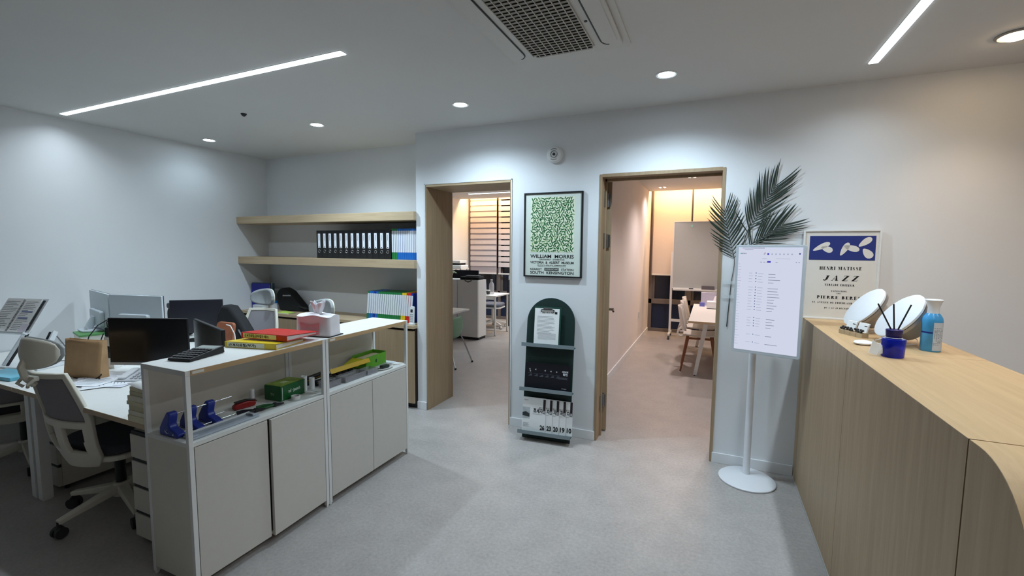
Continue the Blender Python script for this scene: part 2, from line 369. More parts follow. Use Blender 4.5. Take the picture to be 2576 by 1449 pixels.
for z in (1.95, 1.62, 0.28):
    h = MB().box(-0.796, -0.790, 3.60, 3.715, z-0.06, z+0.06).box(-0.80, -0.765, 3.712, 3.718, z-0.05, z+0.05); h.cyl((-0.79, 3.72, z-0.055), (-0.79, 3.72, z+0.055), 0.011)
    h.build('hinge', M_steel, D, smooth=True)

# ---- far windows: left room and meeting room
M_alu = mat('aluminium_frame', (122, 114, 110), 0.5, metal=0.3, var=0.03)
M_pane = mat('night_glass', (14, 22, 42), 0.08, var=0, spec=0.6)
M_span = mat('navy_spandrel', (26, 42, 74), 0.35, var=0.03)
def window(name, x0, x1, mull, label):
    f = MB()
    f.box(x0, x1, 8.90, 8.99, 0.0, 0.06); f.box(x0, x1, 8.89, 8.99, 0.535, 0.625); f.box(x0, x1, 8.90, 8.99, 2.60, 2.70)
    for m_ in mull: f.box(m_-0.03, m_+0.03, 8.89, 8.99, 0, 2.86)
    W = struct(f.build(name, M_alu, bevel=0.003), label)
    for a, b in zip(mull[:-1], mull[1:]):
        MB().box(a+0.03, b-0.03, 8.945, 8.96, 0.625, 2.60).build('pane', M_pane, W)
        MB().box(a+0.03, b-0.03, 8.945, 8.965, 0.06, 0.535).build('spandrel_panel', M_span, W)
        MB().box(a+0.03, a+0.075, 8.925, 8.96, 0.625, 1.12).box(b-0.075, b-0.03, 8.925, 8.96, 0.625, 1.12).build('sash', M_alu, W)
    return W
window('window_1', -5.0, -1.2, [-4.97, -4.24, -3.2, -2.2, -1.23], 'tall window of the left rear room, dark with night')
window('window_2', -1.07, 3.2, [-1.04, -0.345, 0.55, 1.5, 2.5, 3.17], 'tall window of the meeting room, dark with night')

# cove lamps hidden in the curtain recess (they wash the blinds)
M_cove = emis('cove_led', WARM, COVE_L)
for x0, x1, lab in ((-4.98, -1.25, 'warm hidden cove light above the striped blinds'), (-1.02, 3.15, 'warm hidden cove light above the plain roller blinds')):
    t = thing('cove_light', lab, 'light', (x0, 8.60, CEIL+0.10))
    MB().box(0, x1-x0, -0.03, 0.03, -0.0, 0.02).build('housing', M_white, t)
    MB().box(0, x1-x0, -0.025, 0.025, -0.012, 0.0).build('led_strip', M_cove, t)

# ================================================================== CEILING LIGHTS
M_led = emis('led_cool', COOL, 5.0)
def strip(name, x0, x1, y0, y1, label, L=None, z=CEIL, watts=STRIP_W):
    t = thing(name, label, 'light', ((x0+x1)/2, (y0+y1)/2, z))
    MB().box(x0-.004, x1+.004, y0-.004, y1+.004, z-0.002, z+0.004).build('frame', M_metalw, t, world=True)
    MB().box(x0, x1, y0, y1, z-0.006, z-0.002).build('diffuser', L or M_led, t, world=True)
    ld = bpy.data.lights.new('strip_lamp', 'AREA'); ld.shape = 'RECTANGLE'; ld.size = x1-x0; ld.size_y = y1-y0; ld.energy = watts; ld.color = COOL; ld.spread = math.radians(140)
    lo = bpy.data.objects.new('strip_lamp', ld); col.objects.link(lo); lo.parent = t; lo.location = (0, 0, -.008)
strip('linear_light', -4.83, -1.87, 1.925, 1.967, 'long thin cool white LED strip in the ceiling above the office desks')
strip('linear_light', 0.760, 0.803, 0.24, 3.20, 'long thin cool white LED strip in the ceiling above the reception counter')
strip('linear_light', -4.35, -1.6, 7.72, 7.78, 'cool white LED strip in the ceiling of the room with striped blinds', watts=45)
def downlight(x, y, label, group, colr, watts, z=CEIL, vis=60.0, lit=True):
    t = thing('downlight', label, 'light', (x, y, z), group=group)
    MB().lathe([(0.062, 0.003), (0.064, -0.002), (0.058, -0.005), (0.046, -0.002), (0.046, 0.003)], 32).build('trim_ring', M_metalw, t, smooth=True)
    MB().lathe([(0.046, -0.0005), (0.046, -0.0025)], 32).build('lens', emis('lens_%s_%d' % (group, int(lit)), colr, vis if lit else 0.6), t)
    if lit:
        ld = bpy.data.lights.new('spot', 'SPOT'); ld.energy = watts; ld.color = colr; ld.spot_size = math.radians(150); ld.spot_blend = 0.75; ld.shadow_soft_size = 0.045
        lo = bpy.data.objects.new('spot', ld); col.objects.link(lo); lo.parent = t; lo.location = (0, 0, -0.012)
    return t
g = 'row of cool downlights along the doorway wall'
downlight(-4.62, 2.97, 'dim looking small round downlight in the ceiling corner near the side wall', g, SPOTC, SPOT_W*0.08)
downlight(-3.16, 2.96, 'small round cool downlight in the ceiling in front of the middle of the shelf alcove', g, SPOTC, SPOT_W*1.25)
downlight(-1.733, 2.96, 'small round cool downlight in front of the oak lined passage', g, SPOTC, SPOT_W)
downlight(-0.294, 2.94, 'large looking bright cool downlight in front of the meeting room door', g, SPOTC, SPOT_W)
# warm ceiling lamp above the reception counter, on a tilted round fitting
t = thing('ceiling_spotlight', 'warm tilted ceiling spotlight above the reception counter', 'light', (1.304, 3.06, CEIL))
MB().lathe([(0.075, 0.002), (0.078, -0.004), (0.066, -0.010), (0.050, -0.004), (0.050, 0.002)], 32).build('trim_ring', mat('lamp_grey', (150, 146, 140), 0.5), t, smooth=True)
MB().lathe([(0.048, 0.0), (0.046, -0.012), (0.038, -0.02)], 24).build('lamp_head', emis('warm_lens', (1.0, 0.72, 0.42), 60), t)
ld = bpy.data.lights.new('spot', 'SPOT'); ld.energy = WARM_SPOT_W; ld.color = (1.0, 0.74, 0.52); ld.spot_size = math.radians(110); ld.spot_blend = 1.0; ld.shadow_soft_size = 0.04
lo = bpy.data.objects.new('spot', ld); col.objects.link(lo); lo.parent = t; lo.location = (0, 0, -0.03)
for x, y, lab in ((2.15, 2.0, 'added unseen warm spotlight over the staff side of the reception counter'), (2.15, 0.5, 'added unseen warm spotlight beyond the rounded counter end')):  # two lamps added outside the view to warm the right-hand wall
    t = thing('ceiling_spotlight', lab, 'light', (x, y, CEIL))
    MB().lathe([(0.075, 0.002), (0.078, -0.004), (0.066, -0.010), (0.050, -0.004), (0.050, 0.002)], 32).build('trim_ring', mat('lamp_grey', (150, 146, 140), 0.5), t, smooth=True)
    MB().lathe([(0.048, 0.0), (0.046, -0.012), (0.038, -0.02)], 24).build('lamp_head', emis('warm_lens', (1.0, 0.72, 0.42), 60), t)
    ld = bpy.data.lights.new('spot', 'SPOT'); ld.energy = 45; ld.color = (1.0, 0.78, 0.62); ld.spot_size = math.radians(140); ld.spot_blend = 1.0; ld.shadow_soft_size = 0.04
    lo = bpy.data.objects.new('spot', ld); col.objects.link(lo); lo.parent = t; lo.location = (0, 0, -0.03)
# meeting room lamps
for (x, y, lab) in ((-0.80, 8.05, 'small four lens recessed downlight near the meeting room blinds'), (-0.30, 7.07, 'small recessed downlight above the meeting table')):
    t = thing('recessed_light', lab, 'light', (x, y, CEIL), group='recessed meeting room lights')
    MB().box(-0.07, 0.07, -0.07, 0.07, -0.003, 0.003).build('plate', M_metalw, t)
    for i in (-1, 1):
        for j in (-1, 1): MB().lathe([(0.018, -0.003), (0.016, -0.006)], 12, Matrix.Translation((i*0.035, j*0.035, 0))).build('lens', emis('lens_meeting', (1.0, 0.85, 0.7), 6), t)
    ld = bpy.data.lights.new('spot', 'SPOT'); ld.energy = MEET_W*(0.3 if x < -.5 else 1.0); ld.color = (1.0, 0.84, 0.80); ld.spot_size = math.radians(140); ld.spot_blend = 0.9; ld.shadow_soft_size = 0.06
    lo = bpy.data.objects.new('spot', ld); col.objects.link(lo); lo.parent = t; lo.location = (0, 0, -0.02)
x = 0.3
t = thing('recessed_light', 'recessed downlight just inside the meeting room door', 'light', (0.3, 5.1, CEIL), group='recessed meeting room lights')
MB().box(-0.07, 0.07, -0.07, 0.07, -0.003, 0.003).build('plate', M_metalw, t)
ld = bpy.data.lights.new('spot', 'SPOT'); ld.energy = MEET_W*(0.3 if x < -.5 else 1.0); ld.color = (1.0, 0.84, 0.80); ld.spot_size = math.radians(140); ld.spot_blend = 0.9; ld.shadow_soft_size = 0.06
lo = bpy.data.objects.new('spot', ld); col.objects.link(lo); lo.parent = t; lo.location = (0, 0, -0.02)

# small dark sprinkler / sensor dot in the ceiling
tag(place(MB().lathe([(0.022, 0.001), (0.022, -0.004), (0.014, -0.016), (0.006, -0.022)], 16).build('ceiling_sensor', M_dark, smooth=True), (-3.448, 2.50, CEIL)), 'tiny dark round sensor in the ceiling near the desks', 'sensor')

# ---- ceiling air conditioner cassette
M_acw = mat('ac_white', (205, 204, 200), 0.5, var=0.01)
t = thing('air_conditioner', 'white ceiling cassette air conditioner with a grey grille', 'air conditioner', (-0.75, 1.80, CEIL))
MB().prism(rrect(0.66, 1.30, 0.02), (0, 0, 0.002), (1, 0, 0), (0, 1, 0), (0, 0, -0.010)).build('ceiling_plate', M_acw, t)
MB().prism(rrect(0.60, 1.22, 0.05), (0, 0, -0.010), (1, 0, 0), (0, 1, 0), (0, 0, -0.014)).build('panel', M_acw, t, bevel=0.006)
for s in (-1, 1):
    MB().prism(rrect(0.075, 1.08, 0.035), (s*0.245, 0, -0.0245), (1, 0, 0), (0, 1, 0), (0, 0, -0.003)).build('air_flap', M_acw, t, bevel=0.002)
    P = [(s*(0.245-0.0405), y, -0.0255) for y in (-0.50, 0.50)]
    pts = [(s*0.2045, -0.49, -0.0255), (s*0.2045, 0.49, -0.0255)]+[(s*(0.2045+0.036-0.036*math.cos(a)), 0.49+0.052*math.sin(a), -0.0255) for a in (0.4, 0.8, 1.2, 1.5)]
    MB().tube(pts, 0.0045, 6).build('outlet_slot', M_black, t)
gx, gy = 0.325, 1.10
MB().prism(rrect(gx, gy, 0.035), (0, 0, -0.0242), (1, 0, 0), (0, 1, 0), (0, 0, -0.002)).build('grille_tray', mat('grille_dark', (96, 93, 88), 0.7), t)
gm = MB(); nx, ny = 10, 40
for i in range(nx+1):
    x = -gx/2+gx*i/nx; e = 0.02 if i in (0, nx) else 0.0
    gm.box(x-0.0016, x+0.0016, -gy/2+e, gy/2-e, -0.034, -0.026)
GB = gm.build('grille_rib', mat('grille_grey', (200, 197, 190), 0.5), t)
gm = MB()
for j in range(ny+1):
    y = -gy/2+gy*j/ny; e = 0.012 if j in (0, ny) else 0.0
    gm.add([(-gx/2+e, y-0.0135, -0.0325), (gx/2-e, y-0.0135, -0.0325), (gx/2-e, y+0.0105, -0.0275), (-gx/2+e, y+0.0105, -0.0275), (-gx/2+e, y-0.0135, -0.031), (gx/2-e, y-0.0135, -0.031), (gx/2-e, y+0.0105, -0.026), (-gx/2+e, y+0.0105, -0.026)],
           [(0, 1, 2, 3), (7, 6, 5, 4), (0, 4, 5, 1), (1, 5, 6, 2), (2, 6, 7, 3), (3, 7, 4, 0)])
o = gm.build('grille_louvre', mat('grille_grey2', (150, 147, 140), 0.6), t); o['kind'] = 'stuff'
MB().lathe([(0.008, -0.0245), (0.008, -0.0265)], 12, Matrix.Translation((0.185, 0.28, 0))).build('sensor_dot', M_dark, t)

# ================================================================== WALL FITTINGS
t = thing('smoke_detector', 'round white wall sounder with a chrome centre above the poster', 'detector', (-1.183, YW, 2.305))
Rw = Matrix.Rotation(PI/2, 4, 'X')
MB().lathe([(0.066, 0.0), (0.066, 0.022), (0.056, 0.034), (0.030, 0.038)], 32, Rw).build('body', M_metalw, t, smooth=True)
MB().lathe([(0.028, 0.037), (0.030, 0.041), (0.025, 0.043), (0.020, 0.034)], 28, Rw).build('chrome_ring', M_chrome, t, smooth=True)
MB().lathe([(0.011, 0.036), (0.011, 0.044), (0.005, 0.046)], 16, Rw).build('sensor', M_dark, t, smooth=True)
mb = MB()
for k, a0, a1 in ((0, 60, 125), (1, 235, 300)):
    for i in range(9):
        a = math.radians(a0+(a1-a0)*i/8); c = Vector((0.043*math.cos(a), 0, 0.043*math.sin(a)))
        mb.flat([R4(-0.002, 0.002, -0.003, 0.003)], c+Vector((0, -0.0368, 0)), (-math.sin(a), 0, math.cos(a)), (math.cos(a), 0, math.sin(a)))
mb.build('lettering', mat('detector_ink', (90, 60, 80), 0.7, var=0), t)

# poster with the leaf pattern
t = thing('framed_poster', 'black framed exhibition poster with a green leaf pattern', 'poster', (-1.19, YW, 1.319))
PW, PH = 0.50, 0.69
fr = MB()
for a in ((-PW/2, -PW/2+0.012, 0, PH), (PW/2-0.012, PW/2, 0, PH), (-PW/2+.012, PW/2-.012, 0, 0.012), (-PW/2+.012, PW/2-.012, PH-0.012, PH)): fr.box(a[0], a[1], -0.025, -0.0005, a[2], a[3])
fr.build('frame', M_black, t, bevel=0.001)
MB().box(-PW/2+0.012, PW/2-0.012, -0.017, -0.002, 0.012, PH-0.012).build('sheet', mat('poster_paper', (214, 222, 212), 0.6, var=0.01), t)
O = (0, -0.0176, 0); U = (1, 0, 0); Vv = (0, 0, 1)
px0, px1, pz0, pz1 = -0.192, 0.182, 0.205, 0.652
MB().box(px0, px1, -0.0178, -0.0172, pz0, pz1).build('printed_panel', mat('poster_cream', (226, 231, 205), 0.7, var=0.02), t)
rnd = random.Random(3); lv = []; lv2 = []
nxl, nyl = 19, 23
for i in range(nxl):
    for j in range(nyl):
        cx = px0+0.013+(px1-px0-0.026)*(i+0.5*(j % 2))/(nxl-0.5)+rnd.uniform(-.004, .004); cz = pz0+0.013+(pz1-pz0-0.026)*j/(nyl-1)+rnd.uniform(-.004, .004)
        a = rnd.choice([0.5, 1.1, 1.9, 2.6])+rnd.uniform(-.35, .35); L = rnd.uniform(0.013, 0.019); wd = rnd.uniform(0.0042, 0.0056); cu = rnd.uniform(-.0025, .0025)
        P = []
        for k in range(6): s_ = -1+2*k/5; P.append((s_*L, wd*(1-s_*s_)+cu*(1-s_*s_)))
        for k in range(4, 0, -1): s_ = -1+2*k/5; P.append((s_*L, -wd*(1-s_*s_)+cu*(1-s_*s_)))
        Q = [(min(px1, max(px0, cx+p*math.cos(a)-q*math.sin(a))), min(pz1, max(pz0, cz+p*math.sin(a)+q*math.cos(a)))) for p, q in P]
        (lv if rnd.random() < .85 else lv2).append(Q)
MB().flat(lv, (0, -0.0182, 0), U, Vv).build('printed_leaves', mat('print_green', (40, 104, 54), 0.7, var=0.15, scale=60), t)
MB().flat(lv2, (0, -0.0180, 0), U, Vv).build('printed_leaves', mat('print_green_pale', (128, 164, 104), 0.7, var=0.1, scale=60), t)
L = MB(); O = (0, -0.0178, 0); wd = px1-px0; mx = (px0+px1)/2
def line(txt, z, h, width, x=0, bold=0.012): L.flat(shift(text_polys(txt, h*1.38, width, bold=bold), mx+x, z), O, U, Vv)
line('WILLIAM  MORRIS', 0.158, 0.029, wd, bold=.02); line('CENTENARY   EXHIBITION', 0.140, 0.011, wd*.58); line('VICTORIA  &  ALBERT  MUSEUM', 0.112, 0.0195, wd, bold=.02)
line('FEB 9TH TO APRIL 8TH.  ADMISSION FREE', 0.094, 0.0085, wd*.66); line('WEEKDAYS 10 TO 6 · SUNDAYS 2.30 TO 6', 0.085, 0.005, wd*.64)
line('NEAREST', 0.056, 0.018, wd*.275, -wd*.36); line('STATION', 0.056, 0.018, wd*.275, wd*.36); line('SOUTH  KENSINGTON', 0.026, 0.023, wd, bold=.02)
L.build('lettering', M_ink, t)
MB().box(mx-wd*.165, mx+wd*.165, -0.0179, -0.0172, 0.054, 0.077).build('print_block', M_ink, t)
MB().flat(shift(text_polys('UNDERGROUND', 0.0165, wd*.31, bold=.01), mx, 0.0598), (0, -0.0184, 0), U, Vv).build('lettering', mat('poster_paper', (214, 222, 212)), t)

# ================================================================== LEAF FRONDS TAPED TO THE WALL
M_leaf = mat('palm_green', (30, 46, 34), 0.55, var=0.25, scale=20)
M_leafd = mat('palm_stem', (24, 28, 24), 0.6, var=0.1)
def frond(pts, n0, nl, lens, angL, angR, label, yb):
    t = thing('palm_frond', label, 'palm leaf', (pts[0][0], YW-0.004, pts[0][1]), group='palm fronds taped to the wall')
    P = [Vector((x, yb, z)) for x, z in pts]
    # resample
    seg = [(P[i+1]-P[i]).length for i in range(len(P)-1)]; tot = sum(seg)
    def at(s):
        d = s*tot
        for i, l in enumerate(seg):
            if d <= l or i == len(seg)-1: return P[i]+(P[i+1]-P[i])*(d/l), (P[i+1]-P[i]).normalized()
            d -= l
    MB().tube([at(k/24)[0] for k in range(25)], [0.0032-0.0022*k/24 for k in range(25)], 6).build('stem', M_leafd, t, world=True, smooth=True)
    rr = random.Random(int(pts[0][0]*1000))
    for k in range(nl):
        q = k/(nl-1); s = n0+(1-n0)*q; c, d = at(min(s, 0.999))
        base = math.atan2(d.z, d.x)
        for sd, an in ((1, angL), (-1, angR)):
            a = base+sd*math.radians(an*(1-0.42*q)+rr.uniform(-4, 4)); l = lens*(0.62+0.75*math.sin(PI*(0.15+0.66*q)))*0.78*rr.uniform(.9, 1.08)
            u = Vector((math.cos(a), 0, math.sin(a))); nrm = Vector((-u.z, 0, u.x)); w_ = 0.0044*(0.8+0.4*math.sin(PI*q)); bend = -sd*0.10*l
            lo_, mi, hi = [], [], []
            for j in range(6):
                x = j/5; hw = w_*(math.sin(PI*min(1, 0.12+0.88*x))**0.6 if x < 1 else 0.05); cc = c+u*l*x+nrm*bend*x*x+Vector((0, -0.010*x+0.004*sd*x*rr.random(), 0))
                lo_.append(cc-nrm*hw); mi.append(cc+Vector((0, -0.0016, 0))); hi.append(cc+nrm*hw)
            V = lo_+mi+hi
            F = [(i+6*r_, i+1+6*r_, i+7+6*r_, i+6+6*r_) for i in range(5) for r_ in (0, 1)]
            MB().add(V, F).build('leaflet', M_leaf, t, world=True, solid=0.0006)
frond([(.178, 1.46), (.20, 1.60), (.222, 1.69), (.29, 1.83), (.345, 1.935), (.375, 1.985)], .40, 16, .215, 46, 40, 'tallest dark green palm frond taped to the wall behind the display', YW-0.008)
frond([(.121, 1.01), (.128, 1.16), (.136, 1.33), (.150, 1.44), (.148, 1.50), (.120, 1.60), (.092, 1.72), (.072, 1.82)], .60, 15, .175, 52, 54, 'drooping dark green palm frond beside the meeting room door frame', YW-0.006)
frond([(.20, 1.42), (.215, 1.53), (.25, 1.60), (.32, 1.65), (.39, 1.70), (.425, 1.725)], .42, 14, .195, 42, 44, 'dark green palm frond leaning towards the navy panelled poster', YW-0.014)
M_tape = mat('clear_tape', (225, 230, 232), 0.25, alpha=0.28, var=0)
for z in (1.325, 1.225):
    tag(place(MB().prism(rrect(0.085, 0.024, 0.009), (0, 0, 0), (1, 0, 0), (0, 0, 1), (0, 0.0006, 0)).build('tape_strip', M_tape), (.125, YW-0.0105, z)), 'strip of clear tape holding the palm stem to the wall', 'tape', 'clear tape strips on the palm stem')

# ================================================================== SHELF ALCOVE
for z0, z1, lab in ((1.810, 1.890, 'empty upper oak wall shelf in the alcove'), (1.357, 1.436, 'lower oak wall shelf carrying the black binders')):
    t = thing('wall_shelf', lab, 'shelf', (-3.77, 3.68, z0), group='oak alcove shelves')
    MB().box(-4.999, -2.541, 3.480, 3.879, z0, z1).build('board', M_oakx, t, bevel=0.0015, world=True)
t = thing('low_cabinet', 'low oak cabinet filling the alcove under the shelves', 'cabinet', (-3.77, 3.67, 0))
MB().box(-4.998, -2.542, 3.462, 3.879, 0.785, 0.815).build('top_board', M_oakx, t, bevel=0.0015, world=True)
MB().box(-4.99, -2.55, 3.50, 3.875, 0.06, 0.785).build('carcass', mat('carcass_dark', (46, 36, 30), 0.7), t, world=True)
MB().box(-4.99, -2.55, 3.53, 3.87, 0.0, 0.06).build('plinth', M_dark, t, world=True)
MB().box(-4.998, -4.972, 3.462, 3.50, 0.06, 0.785).build('side_panel', M_oakz, t, world=True)
nd = 5
for i in range(nd):
    a = -4.968+i*(4.968-2.546)/nd; b = -4.968+(i+1)*(4.968-2.546)/nd
    MB().box(a+0.002, b-0.002, 3.470, 3.489, 0.06, 0.762).build('door', M_oakz, t, bevel=0.001, world=True)

M_binder = mat('binder_black', (20, 20, 22), 0.5, var=0.06, bump=0.15)
M_label = mat('binder_label', (228, 230, 236), 0.5, var=0.01)
bw = 0.0755
ords = ['first', 'second', 'third', 'fourth', 'fifth', 'sixth', 'seventh', 'eighth', 'ninth', 'tenth', 'eleventh', 'twelfth', 'last']
def binder(loc, label):
    t = thing('lever_arch_binder', label, 'binder', loc, group='black binders on the oak shelf')
    MB().box(-bw/2+.001, bw/2-.001, 0, 0.004, 0, 0.290).build('spine', M_binder, t, bevel=0.001)
    for s in (-1, 1): MB().box(s*(bw/2-.001)-(.003 if s > 0 else 0), s*(bw/2-.001)+(.003 if s < 0 else 0), 0.003, 0.25, 0, 0.290).build('cover', M_binder, t, bevel=0.0008)
    MB().box(-bw/2+.008, bw/2-.008, 0.006, 0.22, 0.004, 0.282).build('paper_block', M_paper, t)
    lb = MB().box(-0.016, 0.016, -0.001, 0.001, 0.107, 0.258).build('spine_label', M_label, t)
    pr = MB(); pr.flat([R4(-.006, -.002, .18, .245), R4(.001, .004, .19, .24)], (0, -0.0013, 0), (1, 0, 0), (0, 0, 1)).build('label_print', M_inkg, lb)
    MB().flat([R4(-.006, .006, .112, .122)], (0, -0.0013, 0), (1, 0, 0), (0, 0, 1)).build('label_mark', M_ink, lb)
    MB().tube([(0.0135*math.cos(a*PI/10), -0.001, 0.073+0.0135*math.sin(a*PI/10)) for a in range(20)], 0.0028, 6, closed=True).build('finger_ring', M_chrome, t, smooth=True)
    return t
bp0 = None
for i in range(13):
    x = -3.852+bw*(i+.5)
    lab = 'black lever arch binder, %s in the row counted from the side wall' % ords[i] if i < 12 else 'black lever arch binder at the end of the row, touching the slim green files'
    if bp0 is None: bp0 = binder((x, 3.56, 1.436), lab)
    else: dup(bp0, (x, 3.56, 1.436), 0, lab)
def slim(name, colr, loc, label, group, th=0.021, h=0.30, lean=0.0, band=None):
    t = thing(name, label, 'file', loc, group=group, rot=(0, lean, 0))
    m = mat('file_'+colr[0], colr[1], 0.45, var=0.05)
    MB().box(0.0005, th-.0005, 0, 0.235, 0, h).build('cover', m, t, bevel=0.0015)
    MB().box(0.002, th-.002, -0.0012, 0.002, h*.235, h*.93).build('spine_label', mat('file_label', (222, 226, 232), 0.4, var=0.01), t)
    return t
GREEN = ('green', (30, 120, 62)); BLUE = ('blue', (24, 104, 190)); NAVY = ('navy', (24, 52, 150)); YEL = ('yellow', (228, 196, 30)); RED = ('red', (206, 44, 34))
x = -2.868
for i in range(3): slim('slim_file', GREEN, (x, 3.57, 1.436), 'slim green file on the oak shelf between black binders and blue files', 'slim green files on the oak shelf'); x += 0.0215
for i in range(12): slim('slim_file', BLUE, (x, 3.57, 1.436), 'slim blue file on the oak shelf beside the passage wall', 'slim blue files on the oak shelf'); x += 0.0215
seq = [GREEN, BLUE, BLUE, NAVY, BLUE]+[GREEN]*11+[YEL, YEL, RED, RED, NAVY]
x = -3.215; th = 0.0268
for i, c in enumerate(seq):
    ln = 0.10
    lab = {'green': 'leaning slim green file on the low cabinet', 'blue': 'leaning slim bright blue file on the low cabinet', 'navy': 'leaning slim navy file on the low cabinet', 'yellow': 'leaning slim yellow file on the low cabinet', 'red': 'leaning slim red file on the low cabinet'}[c[0]]
    if i == 0: lab = 'leaning slim green file at the open end of the row on the low cabinet'
    if i == 3: lab = 'leaning slim navy file among bright blue ones on the low cabinet'
    if i == len(seq)-1: lab = 'leaning slim navy file at the wall end, behind the phone handset'
    slim('slim_file', c, (x, 3.58, 0.8165), lab, 'leaning files on the low cabinet', th=th*0.97, h=0.295, lean=ln); x += th
# phone handset on its base, in front of the files
t = thing('cordless_phone', 'white cordless phone handset standing on the low cabinet', 'phone', (-2.592, 3.505, 0.815))
MB().prism(rrect(0.056, 0.045, 0.012), (0, 0, 0), (1, 0, 0), (0, 1, 0), (0, 0, 0.02)).build('cradle', M_metalw, t, bevel=0.003)
hs = MB().prism(rrect(0.046, 0.165, 0.012, cy=0.0965), (0, -0.012, 0), (1, 0, 0), (0, 0.08, 1), (0, 0.022, 0)).build('handset', M_metalw, t, bevel=0.004)
MB().flat([R4(-.013, .013, .122, .152)], (0, -0.0128, 0), (1, 0, 0), (0, 0.08, 1)).build('display', M_dark, hs)
mb = MB()
for i in range(3):
    for j in range(5): mb.flat([R4(-.016+.012*i, -.008+.012*i, .03+.017*j, .04+.017*j)], (0, -0.0128, 0), (1, 0, 0), (0, 0.08, 1))
mb.build('keypad', M_inkg, hs)

# things on the low cabinet by the side wall: upright folders, bag, trays
M_clearf = mat('clear_plastic', (205, 214, 218), 0.15, alpha=0.45, var=0)
def folder(x, y, z, w_, h, th_, c, lab, rz=0, lean=0):
    t = thing('document_folder', lab, 'folder', (x, y, z), rot=(lean, 0, rz), group='upright folders by the side wall')
    m = mat('folder_'+c[0], c[1], 0.4, var=0.05)
    MB().box(-w_/2, w_/2, 0, 0.002, 0, h).box(-w_/2, w_/2, th_-.002, th_, 0, h).box(-w_/2, -w_/2+.002, 0.002, th_-.002, 0, h).build('cover', m, t)
    MB().box(-w_/2+.004, w_/2-.006, 0.003, th_-.003, 0.002, h-.008).build('paper_sheets', M_paper, t)
    return t
folder(-4.86, 3.64, 0.815, 0.235, 0.30, 0.018, ('navyblue', (28, 34, 140)), 'royal blue document folder standing against the side wall', rz=0.25)
folder(-4.885, 3.672, 0.815, 0.235, 0.31, 0.016, ('grey', (70, 84, 100)), 'slate grey document folder behind the royal blue one', rz=0.3)
folder(-4.905, 3.70, 0.815, 0.23, 0.305, 0.016, ('pale', (176, 190, 196)), 'pale document folder behind the slate grey one', rz=0.36)
folder(-4.90, 3.735, 0.815, 0.22, 0.30, 0.014, ('teal', (70, 100, 110)), 'dark teal document folder nearest the alcove wall', rz=0.32)
t = thing('paper_stack', 'stack of papers with a bright blue folder beside the black bag', 'papers', (-4.72, 3.66, 0.815))
for k, (a, c) in enumerate(((0.03, (214, 218, 222)), (0.025, (225, 226, 228)), (0.022, (210, 216, 220)))):
    z = [0, .03, .055][k]; MB().box(-.02, .085, -.10, .06, z, z+a-.0005).build('ream', mat('ream%d' % k, c, .8), t)
MB().box(-.015, .08, -.09, .06, .0771, .102).build('blue_folder', mat('folder_azure', (30, 120, 196), .4), t, bevel=.002)
tag(MB().box(-4.80, -4.64, 3.49, 3.535, 0.8152, 0.885).build('paper_box', mat('cartonw', (214, 216, 216), .8), bevel=.002), 'small white carton on the low cabinet behind the headrest', 'box')
t = thing('plastic_pouch', 'green and white plastic pouch lying on the cabinet edge', 'pouch', (-4.33, 3.535, 0.8155), rz=0.0)
MB().grid(lambda u, v: ((u-.5)*.22, (v-.5)*.11, .004+.022*math.sin(PI*u)*math.sin(PI*v)), 8, 6).grid(lambda u, v: ((u-.5)*.22, (v-.5)*.11, 0.0), 8, 6).build('pouch_body', mat('pouch_green', (176, 196, 92), .35, var=.3, scale=9), t, smooth=True)
MB().box(-.11, .11, -.056, -.05, 0.0, .006).build('seal_edge', mat('pouch_pale', (226, 232, 208), .4), t)
# black bag slumped against the alcove wall
BP = [(0.0, 0.02), (-.035, .10), (-.055, .19), (-.03, .235), (.02, .262), (.06, .252), (.13, .222), (.17, .185), (.25, .115), (.33, .045), (.36, .03), (.36, 0.0), (.02, 0.0)]
t = thing('black_bag', 'black soft laptop bag slumped against the alcove wall', 'bag', (-4.575, 3.70, 0.8155))
MB().prism(BP, (0, -0.05, 0), (1.05, 0.05, 0), (0, 0.12, 1), (0, 0.11, 0)).build('bag_body', mat('bag_black', (14, 14, 16), .85, var=.2, scale=60, bump=.3), t, bevel=.022, seg=3, smooth=True)
MB().flat([[(a, b+.04*a) for a, b in p] for p in shift(text_polys('samsonite', .026, .115, bold=.01), .10, .165)], (0, -0.0515, 0), (1.05, 0.05, 0), (0, 0.12, 1)).build('lettering', mat('bag_print', (214, 214, 216), .6), t)
MB().tube([(.30, -.03, .06), (.36, -.045, .055), (.42, -.03, .045), (.43, .02, .03), (.38, .04, .02)], .008, 6).build('strap', M_black, t, smooth=True)

# ================================================================== DESKS
def desk(x0, x1, y0, y1, z, label, legs, name='office_desk', group=None, edge=True):
    t = thing(name, label, 'desk', ((x0+x1)/2, (y0+y1)/2, 0), group=group)
    MB().box(x0+.001, x1-.001, y0, y1-.001, z-.025, z).build('desk_top', M_white, t, world=True)
    e = MB().box(x0+.001, x1-.001, y0-.002, y0, z-.026, z).build('edge_band', M_oakx, t, world=True)
    MB().box(x0+.05, x1-.05, y0+.10, y0+.14, z-.065, z-.025).build('rail', M_metalw, t, world=True)
    for lx, ly in legs: MB().box(lx-.025, lx+.025, ly-.025, ly+.025, 0.008, z-.025).box(lx-.02, lx+.02, ly-.02, ly+.02, 0, .008).build('leg', M_metalw, t, world=True)
    return t
YD0, YDM, YD1 = 1.168, 1.91, 2.65
desk(-3.70, -2.372, YD0, YDM, .72, 'white office desk behind the storage partition, with the black monitors', [(-3.66, YD0+.09), (-3.66, YDM-.06), (-2.42, YDM-.06)], group='white office desks')
